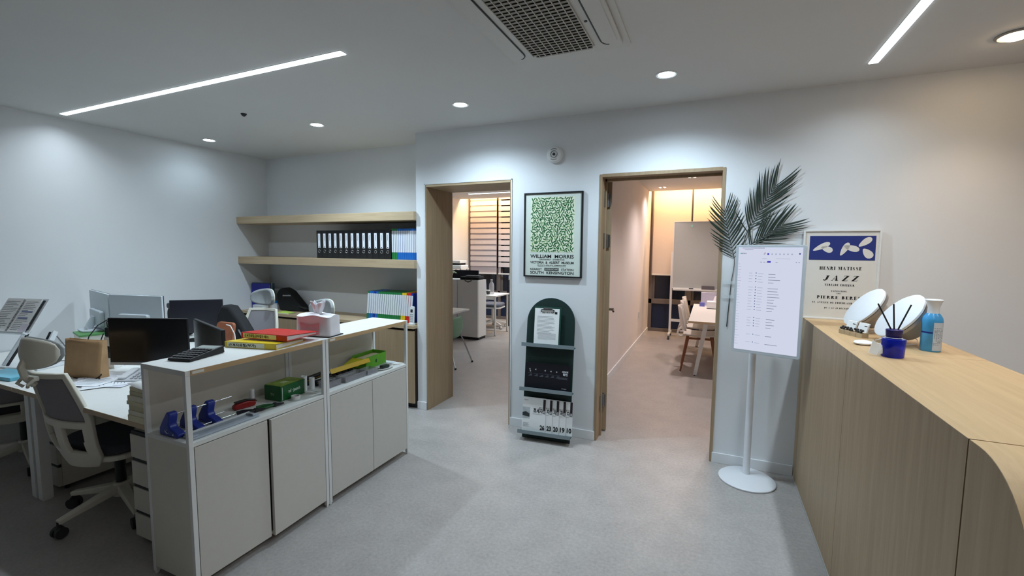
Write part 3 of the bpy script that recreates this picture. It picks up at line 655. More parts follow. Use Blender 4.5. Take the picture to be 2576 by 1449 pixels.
desk(-4.985, -3.705, YD0, YDM, .72, 'white office desk by the side wall, with the reading stand', [(-4.93, YD0+.09), (-4.93, YDM-.06), (-3.74, YD0+.09), (-3.74, YDM-.06)], group='white office desks')
desk(-3.70, -2.372, YDM+.002, YD1, .72, 'white office desk facing the alcove cabinet, behind the partition', [(-3.66, YD1-.09), (-2.42, YD1-.09)], group='white office desks')
desk(-4.985, -3.705, YDM+.002, YD1, .72, 'white office desk in the corner between alcove and side wall', [(-4.93, YD1-.09), (-3.75, YD1-.09)], group='white office desks')

def pedestal(x0, x1, y0, y1, h, label):
    t = thing('drawer_unit', label, 'drawers', ((x0+x1)/2, (y0+y1)/2, 0), group='cream drawer units under the desks')
    MB().box(x0, x1, y0+.02, y1, .03, h).build('body', M_cream, t, world=True, bevel=.001)
    for lx in (x0+.03, x1-.03):
        for ly in (y0+.05, y1-.05): MB().cyl((lx, ly, 0), (lx, ly, .03), .014).build('foot', M_black, t, world=True)
    n = 4; dh = (h-.03)/n
    for i in range(n):
        z0 = .03+i*dh
        d = MB().box(x0+.002, x1-.002, y0, y0+.019, z0+.002, z0+dh-.018).build('drawer', M_cream, t, world=True, bevel=.001)
        MB().box(x0+.004, x1-.004, y0+.006, y0+.0199, z0+dh-.018, z0+dh-.002).build('grip_recess', M_dark, t, world=True)
    return t
pedestal(-4.03, -3.690, 1.33, 1.815, .60, 'cream four drawer unit beside the desk leg')
pedestal(-2.715, -2.385, 1.262, 1.80, .60, 'cream four drawer unit tucked behind the storage partition')

# ================================================================== OFFICE CHAIR (headrest, mesh back)
def make_chair(label, lift=0.0, low=False):
    t = thing('office_chair', label, 'chair', group='cream mesh office chairs')
    for k in range(5):
        a = PI/2+2*PI*k/5+PI; d = Vector((math.cos(a), math.sin(a), 0))
        lg = MB().bar(d*.02+Vector((0, 0, .135)), d*.30+Vector((0, 0, .085)), .055, .045, .034, .026).build('base_leg', M_plast, t, bevel=.006)
        c = d*.295; n = Vector((-d.y, d.x, 0))
        MB().cyl(c+Vector((0, 0, .060)), c+Vector((0, 0, .086)), .010).cyl(c+n*.026+Vector((0, 0, .029)), c+n*.007+Vector((0, 0, .029)), .029, n=20).cyl(c-n*.007+Vector((0, 0, .029)), c-n*.026+Vector((0, 0, .029)), .029, n=20).cyl(c-n*.008+Vector((0, 0, .045)), c+n*.008+Vector((0, 0, .045)), .02).build('caster', M_tire, lg, smooth=True)
    MB().cyl((0, 0, .09), (0, 0, .17), .042, .038).build('hub', M_plast, t, smooth=True)
    MB().cyl((0, 0, .17), (0, 0, .40+lift), .026).build('gas_column', M_black, t, smooth=True)
    MB().box(-.09, .09, -.10, .14, .345+lift, .39+lift).build('mechanism', M_dark, t, bevel=.01)
    MB().prism(rrect(.49, .46, .10), (0, .055, .385+lift), (1, 0, 0), (0, 1, 0), (0, 0, .03)).build('seat_pan', M_plast, t, bevel=.008)
    MB().prism(rrect(.48, .45, .10), (0, .055, .415+lift), (1, 0, 0), (0, 1, 0), (0, 0, .055)).build('seat', M_fabd, t, bevel=.022, seg=3, smooth=True)
    # back surface: v 0..1 (bottom..top)
    def yb(v): return -.205-.030*math.sin(PI*min(1, v/.55))*(1-v)-.145*max(0, v-.12)
    def zb(v): return .36+lift+(.30 if low else .545)*v
    def hw(v): return .118+.088*math.sin(PI*min(1.0, (.22+v*.62)))-.02*max(0, v-.6)-(.05*(1-v/.16)**2 if v < .16 else 0)
    def S(u, v):
        a = (u*2-1); return (a*hw(v), yb(v)+.045*a*a, zb(v))
    def hole(u, v):
        a = abs(u*2-1)
        if v > .50 and v < .955 and a < .86: return True
        if .17 < v < .43 and .14 < a < .70+.25*(v-.17): return True
        return False
    MB().grid(S, 56, 60, hole).build('back_frame', M_plast, t, solid=.022, bevel=.004, smooth=True)
    MB().grid(lambda u, v: (lambda p: (p[0], p[1]+.004, p[2]))(S(.06+.88*u, .485+.485*v)), 12, 14).build('back_mesh', M_mesh, t, solid=.004, smooth=True)
    MB().bar((-.05, -.12, .37+lift), (-.05, yb(.05), zb(.06)), .05, .03).bar((.05, -.12, .37+lift), (.05, yb(.05), zb(.06)), .05, .03).build('back_bracket', M_plast, t, bevel=.006)
    if low: return t
    # headrest
    zt = zb(1.0); yt = yb(1.0)
    MB().tube([(0, yt-.01, zt-.06), (0, yt-.045, zt-.01), (0, yt-.055, zt+.04), (0, yt-.035, zt+.085)], .016, 8).build('headrest_stem', M_plast, t, smooth=True)
    MB().tube([(-.05, yt-.03, zt-.02), (-.045, yt-.055, zt-.045), (-.02, yt-.045, zt-.06)], .008, 6).tube([(.05, yt-.03, zt-.02), (.045, yt-.055, zt-.045), (.02, yt-.045, zt-.06)], .008, 6).bar((-.055, yt-.025, zt-.02), (.055, yt-.025, zt-.02), .02, .02).build('coat_hook', M_plast, t, smooth=True)
    def H(u, v, off=0.0, k=1.0):
        a = (u*2-1); r = (v*2-1); q = math.sqrt(max(0, 1-a*a))**.75
        return (a*.128*k, yt-.045+off+.085*a*a*k*k+.020*r*r*q*q, zt+.105+r*.080*q*k)
    MB().grid(lambda u, v: H(.002+.996*u, v), 20, 10).build('headrest_shell', M_plast, t, solid=.014, smooth=True)
    MB().grid(lambda u, v: H(.004+.992*u, v, .022, .985), 20, 10).build('headrest_pad', M_grey, t, solid=.022, smooth=True)
    for s in (-1, 1):
        MB().bar((s*.20, .02, .38+lift), (s*.285, .02, .40+lift), .05, .03).bar((s*.285, .02, .39+lift), (s*.285, .02, .60+lift), .05, .03).build('arm_post', M_plast, t, bevel=.005)
        MB().prism(rrect(.07, .23, .03), (s*.285, .02, .60+lift), (1, 0, 0), (0, 1, 0), (0, 0, .025)).build('arm_pad', M_grey, t, bevel=.006)
    return t
ch = make_chair('cream mesh office chair drawn up to the desk beside the storage partition')
def set_chair(o, x, y, fx, fy): o.location = (x, y, 0); o.rotation_euler = (0, 0, math.atan2(fy, fx)-PI/2); ROOT[o.name] = Matrix.Translation((x, y, 0)) @ Matrix.Rotation(math.atan2(fy, fx)-PI/2, 4, 'Z')
set_chair(ch, -3.13, 1.40, -.08, 1)
c2 = make_chair('low backed cream swivel chair tucked under the desk by the side wall', 0.0, True); c2['group'] = 'low swivel chair'; set_chair(c2, -4.42, 1.44, -.97, .25)
del c2['group']
c3 = make_chair('cream mesh office chair in front of the upright blue folders', .05); set_chair(c3, -3.90, 2.70, .2, -.98)
c4 = dup(ch, (0, 0, 0), 0, 'cream mesh office chair whose headrest shows behind the tissue box'); set_chair(c4, -3.08, 2.62, .1, -.99)

# ================================================================== STORAGE PARTITION (two units)
def storage(y0, y1, label, ajar):
    t = thing('storage_unit', label, 'cabinet', (-2.2, (y0+y1)/2, 0), group='white storage units of the partition')
    X0, X1 = -2.362, -2.036
    tp = MB().box(X0, X1, y0, y1, .992, 1.016).build('top_board', M_white, t, world=True, bevel=.001)
    MB().box(X1, X1+.0025, y0+.022, y1-.022, .992, 1.0155).build('edge_band', M_oaky, tp, world=True)
    MB().box(X0+.001, X1-.001, y0+.001, y1-.001, .672, .692).build('shelf_board', M_white, t, world=True, bevel=.001)
    n = 2; ym = y0+(y1-y0)*.5
    MB().box(X0, X0+.014, y0+.02, y1-.02, .692, .992).build('back_panel', M_cream, t, world=True)
    MB().box(X0, X0+.014, y0+.002, y1-.002, .04, .672).build('lower_back_panel', M_cream, t, world=True)
    for yy in (y0, y1-.016): MB().box(X0+.014, X1-.02, yy+.001, yy+.0155, .04, .672).build('side_panel', M_cream, t, world=True)
    MB().box(X0+.014, X1-.02, y0+.016, y1-.016, .04, .058).build('bottom_panel', M_cream, t, world=True)
    for yy in (y0, y1-.02):
        for xx in (X0, X1-.02): MB().box(xx, xx+.02, yy, yy+.02, .012, .992).box(xx+.003, xx+.017, yy+.003, yy+.017, 0, .012).build('post', M_metalw, t, world=True, bevel=.0015)
    gap = .0035; d0 = y0+.023; d1 = y1-.023
    a, b = d0, ym-gap/2-(.004 if ajar else 0)
    MB().box(X1-.018, X1, a, b, .045, .668).build('door', M_doorw, t, world=True, bevel=.001)
    a, b = ym+gap/2+(.004 if ajar else 0), d1
    d = MB().box(X1-.018, X1, a, b, .045, .668)
    if ajar:
        Mx = Matrix.Translation((X1, b, 0)) @ Matrix.Rotation(math.radians(2.2), 4, 'Z') @ Matrix.Translation((-X1, -b, 0)); loc_mb(d, Mx)
    d.build('door', M_doorw, t, world=True, bevel=.001)
    return t
s1 = storage(1.157, 1.922, 'nearer white storage unit of the partition, one door ajar', True)
s2 = storage(1.926, 2.700, 'white storage unit of the partition at the passage end', False)
MB().box(-2.0335, -2.0325, 1.185, 1.235, .998, 1.010).build('name_sticker', mat('stickerw', (225, 222, 210), .5), s1, world=True)
MB().box(-2.0335, -2.0325, 1.955, 1.995, .998, 1.010).build('name_sticker', mat('stickerw', (225, 222, 210), .5), s2, world=True)

ZT = 1.0162
# calculator
t = thing('calculator', 'black desk calculator lying on the storage partition', 'calculator', (-2.262, 1.345, ZT), rot=(0, 0, math.radians(-76)))
MB().hexa([(-.10, -.062, .002), (.10, -.062, .002), (.10, .062, .002), (-.10, .062, .002), (-.098, -.06, .036), (.098, -.06, .014), (.098, .06, .014), (-.098, .06, .036)]).box(-.09, .09, -.055, .055, 0, .004).build('body', M_black, t, bevel=.004)
nrm = Vector((.11, 0, 1)).normalized(); u = Vector((0, 1, 0)); vv = Vector((-1, 0, .1122)).normalized()
o0 = Vector((0, 0, .0258))
MB().flat([R4(-.055, .055, .045, .088)], o0, u, vv).build('display_bezel', M_grey, t)
MB().flat([R4(-.048, .048, .05, .078)], o0+nrm*.0006, u, vv).build('display', mat('lcd', (150, 160, 152), .3, var=.02), t)
for r_ in range(5):
    for c_ in range(6):
        MB().prism(rrect(.014, .0155, .003, 2), o0+u*(-.0455+.0182*c_)+vv*(.028-.026*r_), u, vv, nrm*.004).build('key', M_dark, t)
# red and yellow ring files
def ringfile(c, loc, rz, label, txt, lean=0):
    t = thing('ring_file', label, 'file', loc, rot=(0, lean, rz))
    m = mat('pvc_'+c[0], c[1], .3, var=.04)
    MB().box(0, .235, 0, .31, 0, .002).build('cover', m, t, bevel=.0008)
    MB().hexa([(0, 0, .030), (.235, 0, .012), (.235, .31, .012), (0, .31, .030), (0, 0, .032), (.235, 0, .014), (.235, .31, .014), (0, .31, .032)]).build('cover', m, t, bevel=.0008)
    MB().box(-.0025, 0, 0, .31, 0, .032).build('spine', m, t, bevel=.001)
    MB().hexa([(.006, .008, .0025), (.225, .008, .0025), (.225, .30, .0025), (.006, .30, .0025), (.006, .008, .026), (.225, .008, .0105), (.225, .30, .0105), (.006, .30, .026)]).build('paper_block', M_paper, t)
    lb = MB().box(-.0036, -.0026, .07, .295, .004, .028).build('spine_label', mat('spine_label_pale', (236, 236, 208), .4), t)
    MB().flat(text_polys(txt, .0175, .165, align='LEFT', bold=.03), (-.0039, .285, .0095), (0, -1, 0), (0, 0, 1)).build('lettering', M_ink, lb)
    return t
# spines face the camera side (towards -y/+x): local -x of the file is the spine
ringfile(('yellow', (232, 200, 18)), (-2.045, 1.610, ZT), math.radians(103), 'yellow ring file lying under the red one on the partition', '근거자료철(부가)')
ringfile(('red', (206, 42, 36)), (-2.040, 1.672, ZT+.0335), math.radians(97), 'red ring file lying on top of the yellow one', '근거자료철(급여·법인·예수)')
# tissue box in a white cover
t = thing('tissue_box', 'white and pink tissue box with a tissue sticking out, on the partition', 'tissue box', (-2.175, 2.005, ZT), rz=math.radians(8))
M_tis = mat('tissue_white', (242, 242, 246), .9, var=.01)
MB().box(-.125, .125, -.068, .068, 0, .006).build('base_tray', M_black, t)
def cov(u, v):
    a = 2*PI*u; k = 8; c_, s_ = math.cos(a), math.sin(a)
    r = (abs(c_)**k+abs(s_)**k)**(-1/k); z = .006+.118*v+.006*math.sin(a*4+1)*v
    ins = 1-.03*v+.02*math.sin(a*3)*v*(1-v)
    return (c_*r*.120*ins, s_*r*.064*ins, z)
mb = MB().grid(cov, 48, 8); k0 = len(mb.v)
mb.grid(lambda u, v: (lambda p: (p[0]*(1-v*.97), p[1]*(1-v*.97), p[2]+.004*math.sin(PI*v)+.006*v))(cov(u, 1.0)), 48, 6)
mb.build('fabric_cover', mat('cover_white', (236, 232, 236), .8, var=.02, scale=20), t, smooth=True)
mb = MB().grid(lambda u, v: (-.075+.135*u, -.0668, .014+(.078-.018*math.sin(2.6*u+.3))*v), 10, 4)
mb.build('pink_panel', mat('cover_pink', (226, 166, 172), .7, var=.04), t, solid=.0008)
MB().box(-.03, -.005, -.068, -.0665, .018, .034).build('tag', M_paper, t)
def tis(u, v):
    a = 2*PI*u; r = (.018+.024*v-.012*v*v)*(1+.30*math.sin(3*a+2*v)*v+.20*math.sin(7*a)*v); return (r*math.cos(a)*1.2+.006*v, r*math.sin(a)*.8-.004*v, .128+.075*v*(1+.10*math.sin(2*a+1)+.08*math.sin(5*a)*v))
MB().grid(tis, 36, 8).build('tissue', M_tis, t, smooth=True, solid=.0007)

# ---- things on the open shelf of the partition
ZS = .6925
M_blue = mat('punch_blue', (40, 58, 150), .35, var=.05)
t = thing('blue_paper_holder', 'blue three footed paper holder with steel rods on the partition shelf', 'desk rack', (-2.205, 1.305, ZS), rz=0)
FP = [(-.085, 0), (.078, 0), (.085, .022), (.052, .036), (.015, .046), (.004, .066), (.018, .118), (.010, .134), (-.012, .136), (-.052, .085), (-.082, .04)]
FP = [(a*.82, b*.82) for a, b in FP]
for yy in (-.135, -.05, .035): MB().prism(FP, (0, yy, 0), (1, 0, 0), (0, 0, 1), (0, .038, 0)).build('foot_bracket', M_blue, t, bevel=.006, smooth=True)
for xx, zz, a, b in ((.002, .097, -.12, .16), (.041, .016, -.14, .15), (-.041, .015, -.12, .15)): MB().cyl((xx, a, zz), (xx, b, zz), .0035, n=10).build('steel_rod', M_chrome, t, smooth=True)
MB().tube([(-.02, -.125, .04), (-.01, -.136, .03), (.0, -.13, .024), (.01, -.138, .02), (.0, -.14, .016), (-.02, -.137, .026)], .0015, 5).build('wire_clip', M_chrome, t)
t = thing('paper_cutter', 'clear grey plastic paper trimmer along the edge of the partition shelf', 'paper trimmer', (-2.098, 1.352, ZS), rz=0)
M_cg = mat('clear_grey', (168, 176, 186), .2, var=.02)
MB().prism(rrect(.075, .33, .012), (0, 0, 0), (1, 0, 0), (0, 1, 0), (0, 0, .010)).build('base_plate', M_cg, t, bevel=.003)
MB().tube([(-.028, -.15, .014), (-.028, .15, .014)], .006, 8).build('clear_rail', mat('clear_rail', (220, 226, 230), .08, var=0), t, smooth=True)
for yy in (-.145, .14): MB().box(-.036, .03, yy-.012, yy+.012, .009, .018).build('end_cap', M_cg, t, bevel=.003)
MB().box(.0, .028, .125, .130, .0182, .0195).build('ruler_mark', M_dark, t)
t = thing('glue_stick', 'white glue stick with a red cap on the partition shelf', 'glue stick', (-2.285, 1.635, ZS))
MB().cyl((0, 0, .022), (0, 0, .075), .0125).build('tube', M_metalw, t, smooth=True); MB().cyl((0, 0, 0), (0, 0, .023), .0145).build('cap', mat('cap_red', (206, 66, 60), .4), t, smooth=True)
t = thing('multi_tool', 'red and black oval stapler tool on the partition shelf', 'stapler', (-2.25, 1.565, ZS), rz=math.radians(80))
MB().prism([(-.055, .0), (.045, 0), (.055, .012), (.05, .026), (.01, .036), (-.04, .032), (-.058, .02)], (0, -.018, 0), (1, 0, 0), (0, 0, 1), (0, .036, 0)).build('body', mat('tool_red', (150, 34, 32), .35, var=.08), t, bevel=.006, smooth=True)
MB().prism([(-.05, .0355), (.01, .0365), (.05, .027), (.058, .02), (.058, .03), (.01, .043), (-.045, .040)], (0, -.014, 0), (1, 0, 0), (0, 0, 1), (0, .028, 0)).build('lever', M_black, t, bevel=.002)
def pliers(loc, rz, c, name, label):
    t = thing('pliers', label, 'pliers', loc, rz=rz)
    m = mat('handle_'+name, c, .45, var=.08)
    for s in (-1, 1):
        MB().tube([(0, 0, .010), (-.02, s*.010, .010), (-.055, s*.020, .010), (-.085, s*.017, .010)], [.006, .007, .0075, .006], 8).build('handle', m, t, smooth=True)
        MB().hexa([(0, 0 if s > 0 else -.012, .004), (.045, 0 if s > 0 else -.004, .006), (.045, .004 if s > 0 else 0, .006), (0, .012 if s > 0 else 0, .004), (0, 0 if s > 0 else -.012, .016), (.045, 0 if s > 0 else -.004, .012), (.045, .004 if s > 0 else 0, .012), (0, .012 if s > 0 else 0, .016)]).build('jaw', M_dark, t)
    MB().cyl((0, 0, 0), (0, 0, .019), .010).build('pivot', M_dark, t, smooth=True)
    return t
pliers((-2.135, 1.545, ZS), math.radians(60), (24, 22, 34), 'black', 'black pliers beside the green box')
pliers((-2.120, 1.645, ZS), math.radians(65), (28, 92, 44), 'green', 'small green handled pliers in front of the green box')
t = thing('carton', 'dark green carton with a pale green lid on the partition shelf', 'box', (-2.215, 1.79, ZS), rz=math.radians(4))
MB().box(-.062, .062, -.088, .088, 0, .085).build('body', mat('carton_green', (20, 92, 44), .3, var=.08), t, bevel=.005)
MB().box(-.056, .056, -.082, .082, .085, .0865).build('lid', mat('carton_lime', (134, 160, 58), .4, var=.3, scale=25), t)
MB().box(-.012, .018, -.03, .01, .0866, .0872).build('lid_sticker', mat('sticker_pale', (196, 206, 160), .5), t)
mb = MB(); O = (.0626, 0, 0)
mb.flat(shift(text_polys('tvf · jaunch', .026, .085, bold=.02), .005, .038), O, (0, 1, 0), (0, 0, 1)); mb.flat([R4(-.08, -.077, .006, .079), R4(.079, .082, .006, .079)], O, (0, 1, 0), (0, 0, 1))
mb.build('lettering', mat('print_white', (226, 236, 226), .5), t)
MB().flat(shift(text_polys('tv', .028, .03, bold=.02), 0, .03), (0, -.0886, 0), (1, 0, 0), (0, 0, 1)).build('lettering', mat('print_pale', (120, 150, 124), .5), t)
t = thing('tape_roll', 'roll of clear tape with a white core in front of the green box', 'tape', (-2.115, 1.775, ZS))
MB().lathe([(.033, 0), (.033, .004), (.024, .004), (.024, 0)], 28).build('flange', mat('clear_ring', (206, 214, 212), .15, var=0), t, smooth=True)
MB().lathe([(.024, .004), (.024, .022), (.020, .022), (.020, .004)], 28).build('core', M_white, t, smooth=True)
for k, (x, y, h, r) in enumerate(((-2.205, 1.912, .088, .017), (-2.185, 1.952, .070, .0155))):
    tag(place(MB().lathe([(r, 0), (r, h), (r-.002, h), (r-.002, h-.02), (.001, h-.02)], 20).build('paper_tube', M_paper, smooth=True), (x, y, ZS)), ['tall white paper tube between the green box and staplers', 'short white paper tube next to the black staplers'][k], 'tube', 'white paper tubes')
def stapler(loc, rot, label, s=1.0):
    t = thing('stapler', label, 'stapler', loc, rot=rot, group='black staplers on the partition shelf')
    MB().box(-.065*s, .065*s, -.017*s, .017*s, 0, .012*s).build('base', M_black, t, bevel=.003)
    MB().hexa([(-.065*s, -.015*s, .014*s), (.06*s, -.015*s, .03*s), (.06*s, .015*s, .03*s), (-.065*s, .015*s, .014*s), (-.065*s, -.013*s, .034*s), (.06*s, -.013*s, .052*s), (.06*s, .013*s, .052*s), (-.065*s, .013*s, .034*s)]).build('arm', M_black, t, bevel=.003)
    MB().hexa([(-.062*s, -.0155*s, .018*s), (.05*s, -.0155*s, .034*s), (.05*s, .0155*s, .034*s), (-.062*s, .0155*s, .018*s), (-.062*s, -.0155*s, .023*s), (.05*s, -.0155*s, .039*s), (.05*s, .0155*s, .039*s), (-.062*s, .0155*s, .023*s)]).build('gold_rail', mat('brass', (190, 150, 70), .3, metal=.8), t)
stapler((-2.265, 2.03, ZS), (0, 0, math.radians(75)), 'large black stapler with a brass rail on the partition shelf', 1.25)
stapler((-2.20, 2.055, ZS), (0, 0, math.radians(82)), 'smaller black stapler in front of the large one', .9)
# clear compartment trays with clips
def tray(x, y, w_, d, h, label, n):
    t = thing('clip_tray', label, 'tray', (x, y, ZS), group='clear clip trays')
    m = mat('clear_tray', (170, 170, 176), .1, alpha=.38, var=0)
    MB().box(-w_/2, w_/2, -d/2, d/2, 0, .003).build('bottom', m, t)
    for a in ((-w_/2, -w_/2+.0025, -d/2, d/2), (w_/2-.0025, w_/2, -d/2, d/2), (-w_/2+.0025, w_/2-.0025, -d/2, -d/2+.0025), (-w_/2+.0025, w_/2-.0025, d/2-.0025, d/2)): MB().box(*a, .003, h).build('tray_wall', m, t)
    rr = random.Random(int(y*1000)); mb = MB()
    for k in range(n):
        c = Vector((rr.uniform(-w_/2+.012, w_/2-.012), rr.uniform(-d/2+.012, d/2-.012), rr.uniform(.006, .014))); a = rr.uniform(0, PI)
        mb.tube([c+Vector((math.cos(a+b)*.009, math.sin(a+b)*.004, .001*b)) for b in (0, 1.2, 2.4, 3.6, 4.8)], .0011, 4)
    o = mb.build('paper_clips', M_chrome, t); o['kind'] = 'stuff'
    return t
tray(-2.135, 2.045, .075, .11, .038, 'small clear tray of paper clips under the staplers', 30)
tray(-2.125, 2.215, .085, .185, .038, 'long clear tray of paper clips in front of the yellow ruler', 50)
tray(-2.115, 2.365, .08, .10, .036, 'clear tray of paper clips next to the white dish', 30)
# black binder clips
def bclip(x, y, rz, s):
    t = thing('binder_clip', 'black binder clip in the row behind the yellow ruler', 'clip', (x, y, ZS), rz=rz, group='black binder clips')
    MB().prism([(-.016*s, 0), (.016*s, 0), (.004*s, .030*s), (-.004*s, .030*s)], (0, -.021*s, 0), (1, 0, 0), (0, 0, 1), (0, .042*s, 0)).build('clip_body', M_black, t, bevel=.001)
    for sg in (-1, 1): MB().tube([(sg*.004*s, -.012*s, .029*s), (sg*.010*s, -.006*s, .052*s), (sg*.012*s, 0, .058*s), (sg*.010*s, .006*s, .052*s), (sg*.004*s, .012*s, .029*s)], .001, 5).build('clip_wire', M_chrome, t)
for k in range(5): bclip(-2.255, 2.13+.052*k, .15*(-1)**k, 1.05)
tag(place(MB().hexa([(-.016, -.16, 0), (.016, -.16, 0), (.016, .16, 0), (-.016, .16, 0), (-.016, -.16, .004), (.016, -.16, .004), (.016, .16, .004), (-.016, .16, .004)]).build('ruler', mat('ruler_yellow', (226, 184, 20), .4), bevel=.001), (-2.195, 2.285, ZS+.062), rot=(math.radians(4), math.radians(55), math.radians(-4))), 'long yellow plastic knife or ruler resting across the clear trays', 'ruler')
t = thing('open_carton', 'bright green open tissue carton with a yellow flap at the passage end', 'box', (-2.255, 2.535, ZS), rz=math.radians(3))
M_lime = mat('carton_bright', (104, 178, 46), .45, var=.05)
for a in ((-.06, .06, -.115, -.112, 0, .075), (-.06, .06, .112, .115, 0, .09), (-.06, -.057, -.112, .112, 0, .09), (.057, .06, -.112, .112, 0, .085)): MB().box(*a).build('carton_side', M_lime, t)
MB().box(-.057, .057, -.112, .112, 0, .004).build('carton_bottom', M_lime, t)
MB().box(-.05, .05, -.09, .10, .004, .07).build('contents', mat('napkins', (206, 196, 158), .9, var=.1), t, bevel=.006)
MB().hexa([(-.058, -.21, .040), (.058, -.20, .040), (.058, -.115, .073), (-.058, -.115, .073), (-.058, -.21, .043), (.058, -.20, .043), (.058, -.115, .076), (-.058, -.115, .076)]).build('carton_flap', mat('flap_yellow', (206, 200, 40), .5), t)
MB().flat([[(.0+.012*math.cos(a), .04+.014*math.sin(a)) for a in (0.6, 1.6, 2.6, 4.0, 5.2)]], (.0605, 0, 0), (0, 1, 0), (0, 0, 1)).build('leaf_mark', mat('mark_green', (36, 92, 34), .5), t)
t = thing('white_dish', 'shallow white dish holding a dark punch and glasses', 'dish', (-2.10, 2.50, ZS), rz=math.radians(80))
MB().lathe([(.045, 0), (.062, .010), (.064, .012), (.060, .0125), (.043, .003), (.001, .003)], 28, sx=1.35, sy=.75).build('dish', M_white, t, smooth=True)
MB().box(-.02, .045, -.016, .016, .006, .026).build('dark_punch', mat('punch_dark', (36, 48, 44), .4), t, bevel=.004)
MB().tube([(-.06, -.01, .012), (-.03, -.02, .014), (0, -.015, .014)], .003, 6).build('pen', M_black, t)
tag(place(MB().prism(rrect(.10, .16, .01), (0, 0, 0), (1, 0, 0), (0, 1, 0), (0, 0, .002)).build('plastic_sleeve', mat('sleeve_clear', (226, 230, 232), .1, alpha=.6, var=0)), (-2.19, 2.62, ZS)), 'clear plastic sleeve lying at the end of the partition shelf', 'sleeve')

# ================================================================== MONITORS AND DESK THINGS
def monitor(p0, p1, z0, z1, back, label, body=M_black, stand=None, chin=0.0, scr=None):
    """p0 -> p1: ends of the panel seen from its front, screen on the right-hand side normal"""
    p0 = Vector((p0[0], p0[1], 0)); p1 = Vector((p1[0], p1[1], 0)); d = (p1-p0); W = d.length; a = math.atan2(d.y, d.x); c = (p0+p1)/2
    t = thing('monitor', label, 'monitor', (c.x, c.y, .72), rz=a)
    za, zb_ = z0-.72, z1-.72
    MB().box(-W/2, W/2, 0, .018, za, zb_).build('panel', body, t, bevel=.003)
    MB().box(-W/2+.006, W/2-.006, -.0012, .0004, za+.012+chin, zb_-.007).build('screen', scr or M_screen, t)
    if body is not M_black and not scr: MB().box(-W/2-.001, W/2+.001, -.001, .005, za, zb_+.001).build('bezel', M_dark, t)
    if chin: MB().box(-W/2, W/2, -.0015, .0, za, za+chin).build('chin', M_grey if body is not M_black else mat('silver_chin', (176, 178, 180), .35), t)
    MB().prism(rrect(W*.56, (z1-z0)*.42, .02, cy=za+(z1-z0)*.32), (0, .018, 0), (1, 0, 0), (0, 0, 1), (0, .03, 0)).build('rear_hump', back, t, bevel=.006)
    sz = stand or 0.0
    MB().bar((0, .045, za+(z1-z0)*.35), (0, .095, sz+.01), .05, .02, up=(1, 0, 0)).build('stand_neck', back, t, bevel=.004)
    MB().prism(rrect(.22, .15, .05), (0, .07, sz), (1, 0, 0), (0, 1, 0), (0, 0, .012)).build('stand_base', back, t, bevel=.003)
    return t
monitor((-3.60, 1.595), (-3.115, 1.80), .765, 1.078, M_black, 'black monitor with a silver chin beside the kraft paper bag', chin=.018)
monitor((-3.10, 1.832), (-2.53, 1.645), .745, 1.075, M_black, 'black monitor angled behind the calculator')
M_mw = mat('monitor_white', (206, 214, 220), .45, var=.01)
monitor((-3.79, 2.035), (-4.265, 1.925), .865, 1.172, M_mw, 'white backed monitor beside its twin, behind the black monitor with a silver chin', body=M_mw, stand=.0)
monitor((-4.275, 1.925), (-4.86, 2.06), .865, 1.172, M_mw, 'white backed monitor on the green book by the side wall', body=M_mw, stand=.142)
monitor((-4.21, 2.30), (-3.91, 2.56), .80, 1.088, M_black, 'dark grey monitor between the white monitors and the mesh chair', body=mat('monitor_charcoal', (50, 50, 56), .35, var=.03), scr=mat('screen_charcoal', (44, 44, 52), .3, var=.02))
# book stack under the left white monitor
t = thing('book_stack', 'green topped white book under the white monitor stand', 'books', (-4.50, 1.88, .72), rz=math.radians(-14))
MB().box(-.13, .13, -.085, .10, 0, .055).build('binder_block', M_paper, t, bevel=.001); MB().box(-.125, .125, -.08, .10, .0555, .128).build('page_block', mat('pages_cream', (226, 226, 214), .9), t)
MB().box(-.13, .13, -.085, .102, .1285, .1415).build('cover', mat('book_green', (92, 154, 88), .5), t, bevel=.001)
# kraft paper bag
t = thing('kraft_paper_bag', 'flat brown kraft paper bag standing on the desk', 'paper bag', (-3.575, 1.435, .72), rz=math.radians(12))
def kb(u, v):
    return ((u-.5)*.30, .006*math.sin(5*u+2*v)+.02*v, .24*v)
M_kraft = mat('kraft_paper', (196, 158, 116), .85, var=.06, scale=14, bump=.3, bscale=30)
MB().grid(kb, 10, 8).build('front_sheet', M_kraft, t, smooth=True, solid=.001)
MB().grid(lambda u, v: (lambda p: (p[0], p[1]+.055*(1-.55*v), p[2]))(kb(u, v)), 10, 8).build('rear_sheet', M_kraft, t, smooth=True, solid=.001)
for s in (0, 1): MB().grid(lambda u, v: (lambda p: (p[0], p[1]+u*.055*(1-.55*v), p[2]))(kb(s, v)), 3, 8).build('side_gusset', M_kraft, t, solid=.001)
MB().tube([(.15, -.01, .004), (.165, -.02, .02), (.17, -.01, .04), (.155, 0, .03), (.12, -.012, .004), (.03, -.015, .004), (-.05, -.012, .004)], .003, 6).build('bag_handle', mat('cord_dark', (50, 40, 36), .8), t, smooth=True)
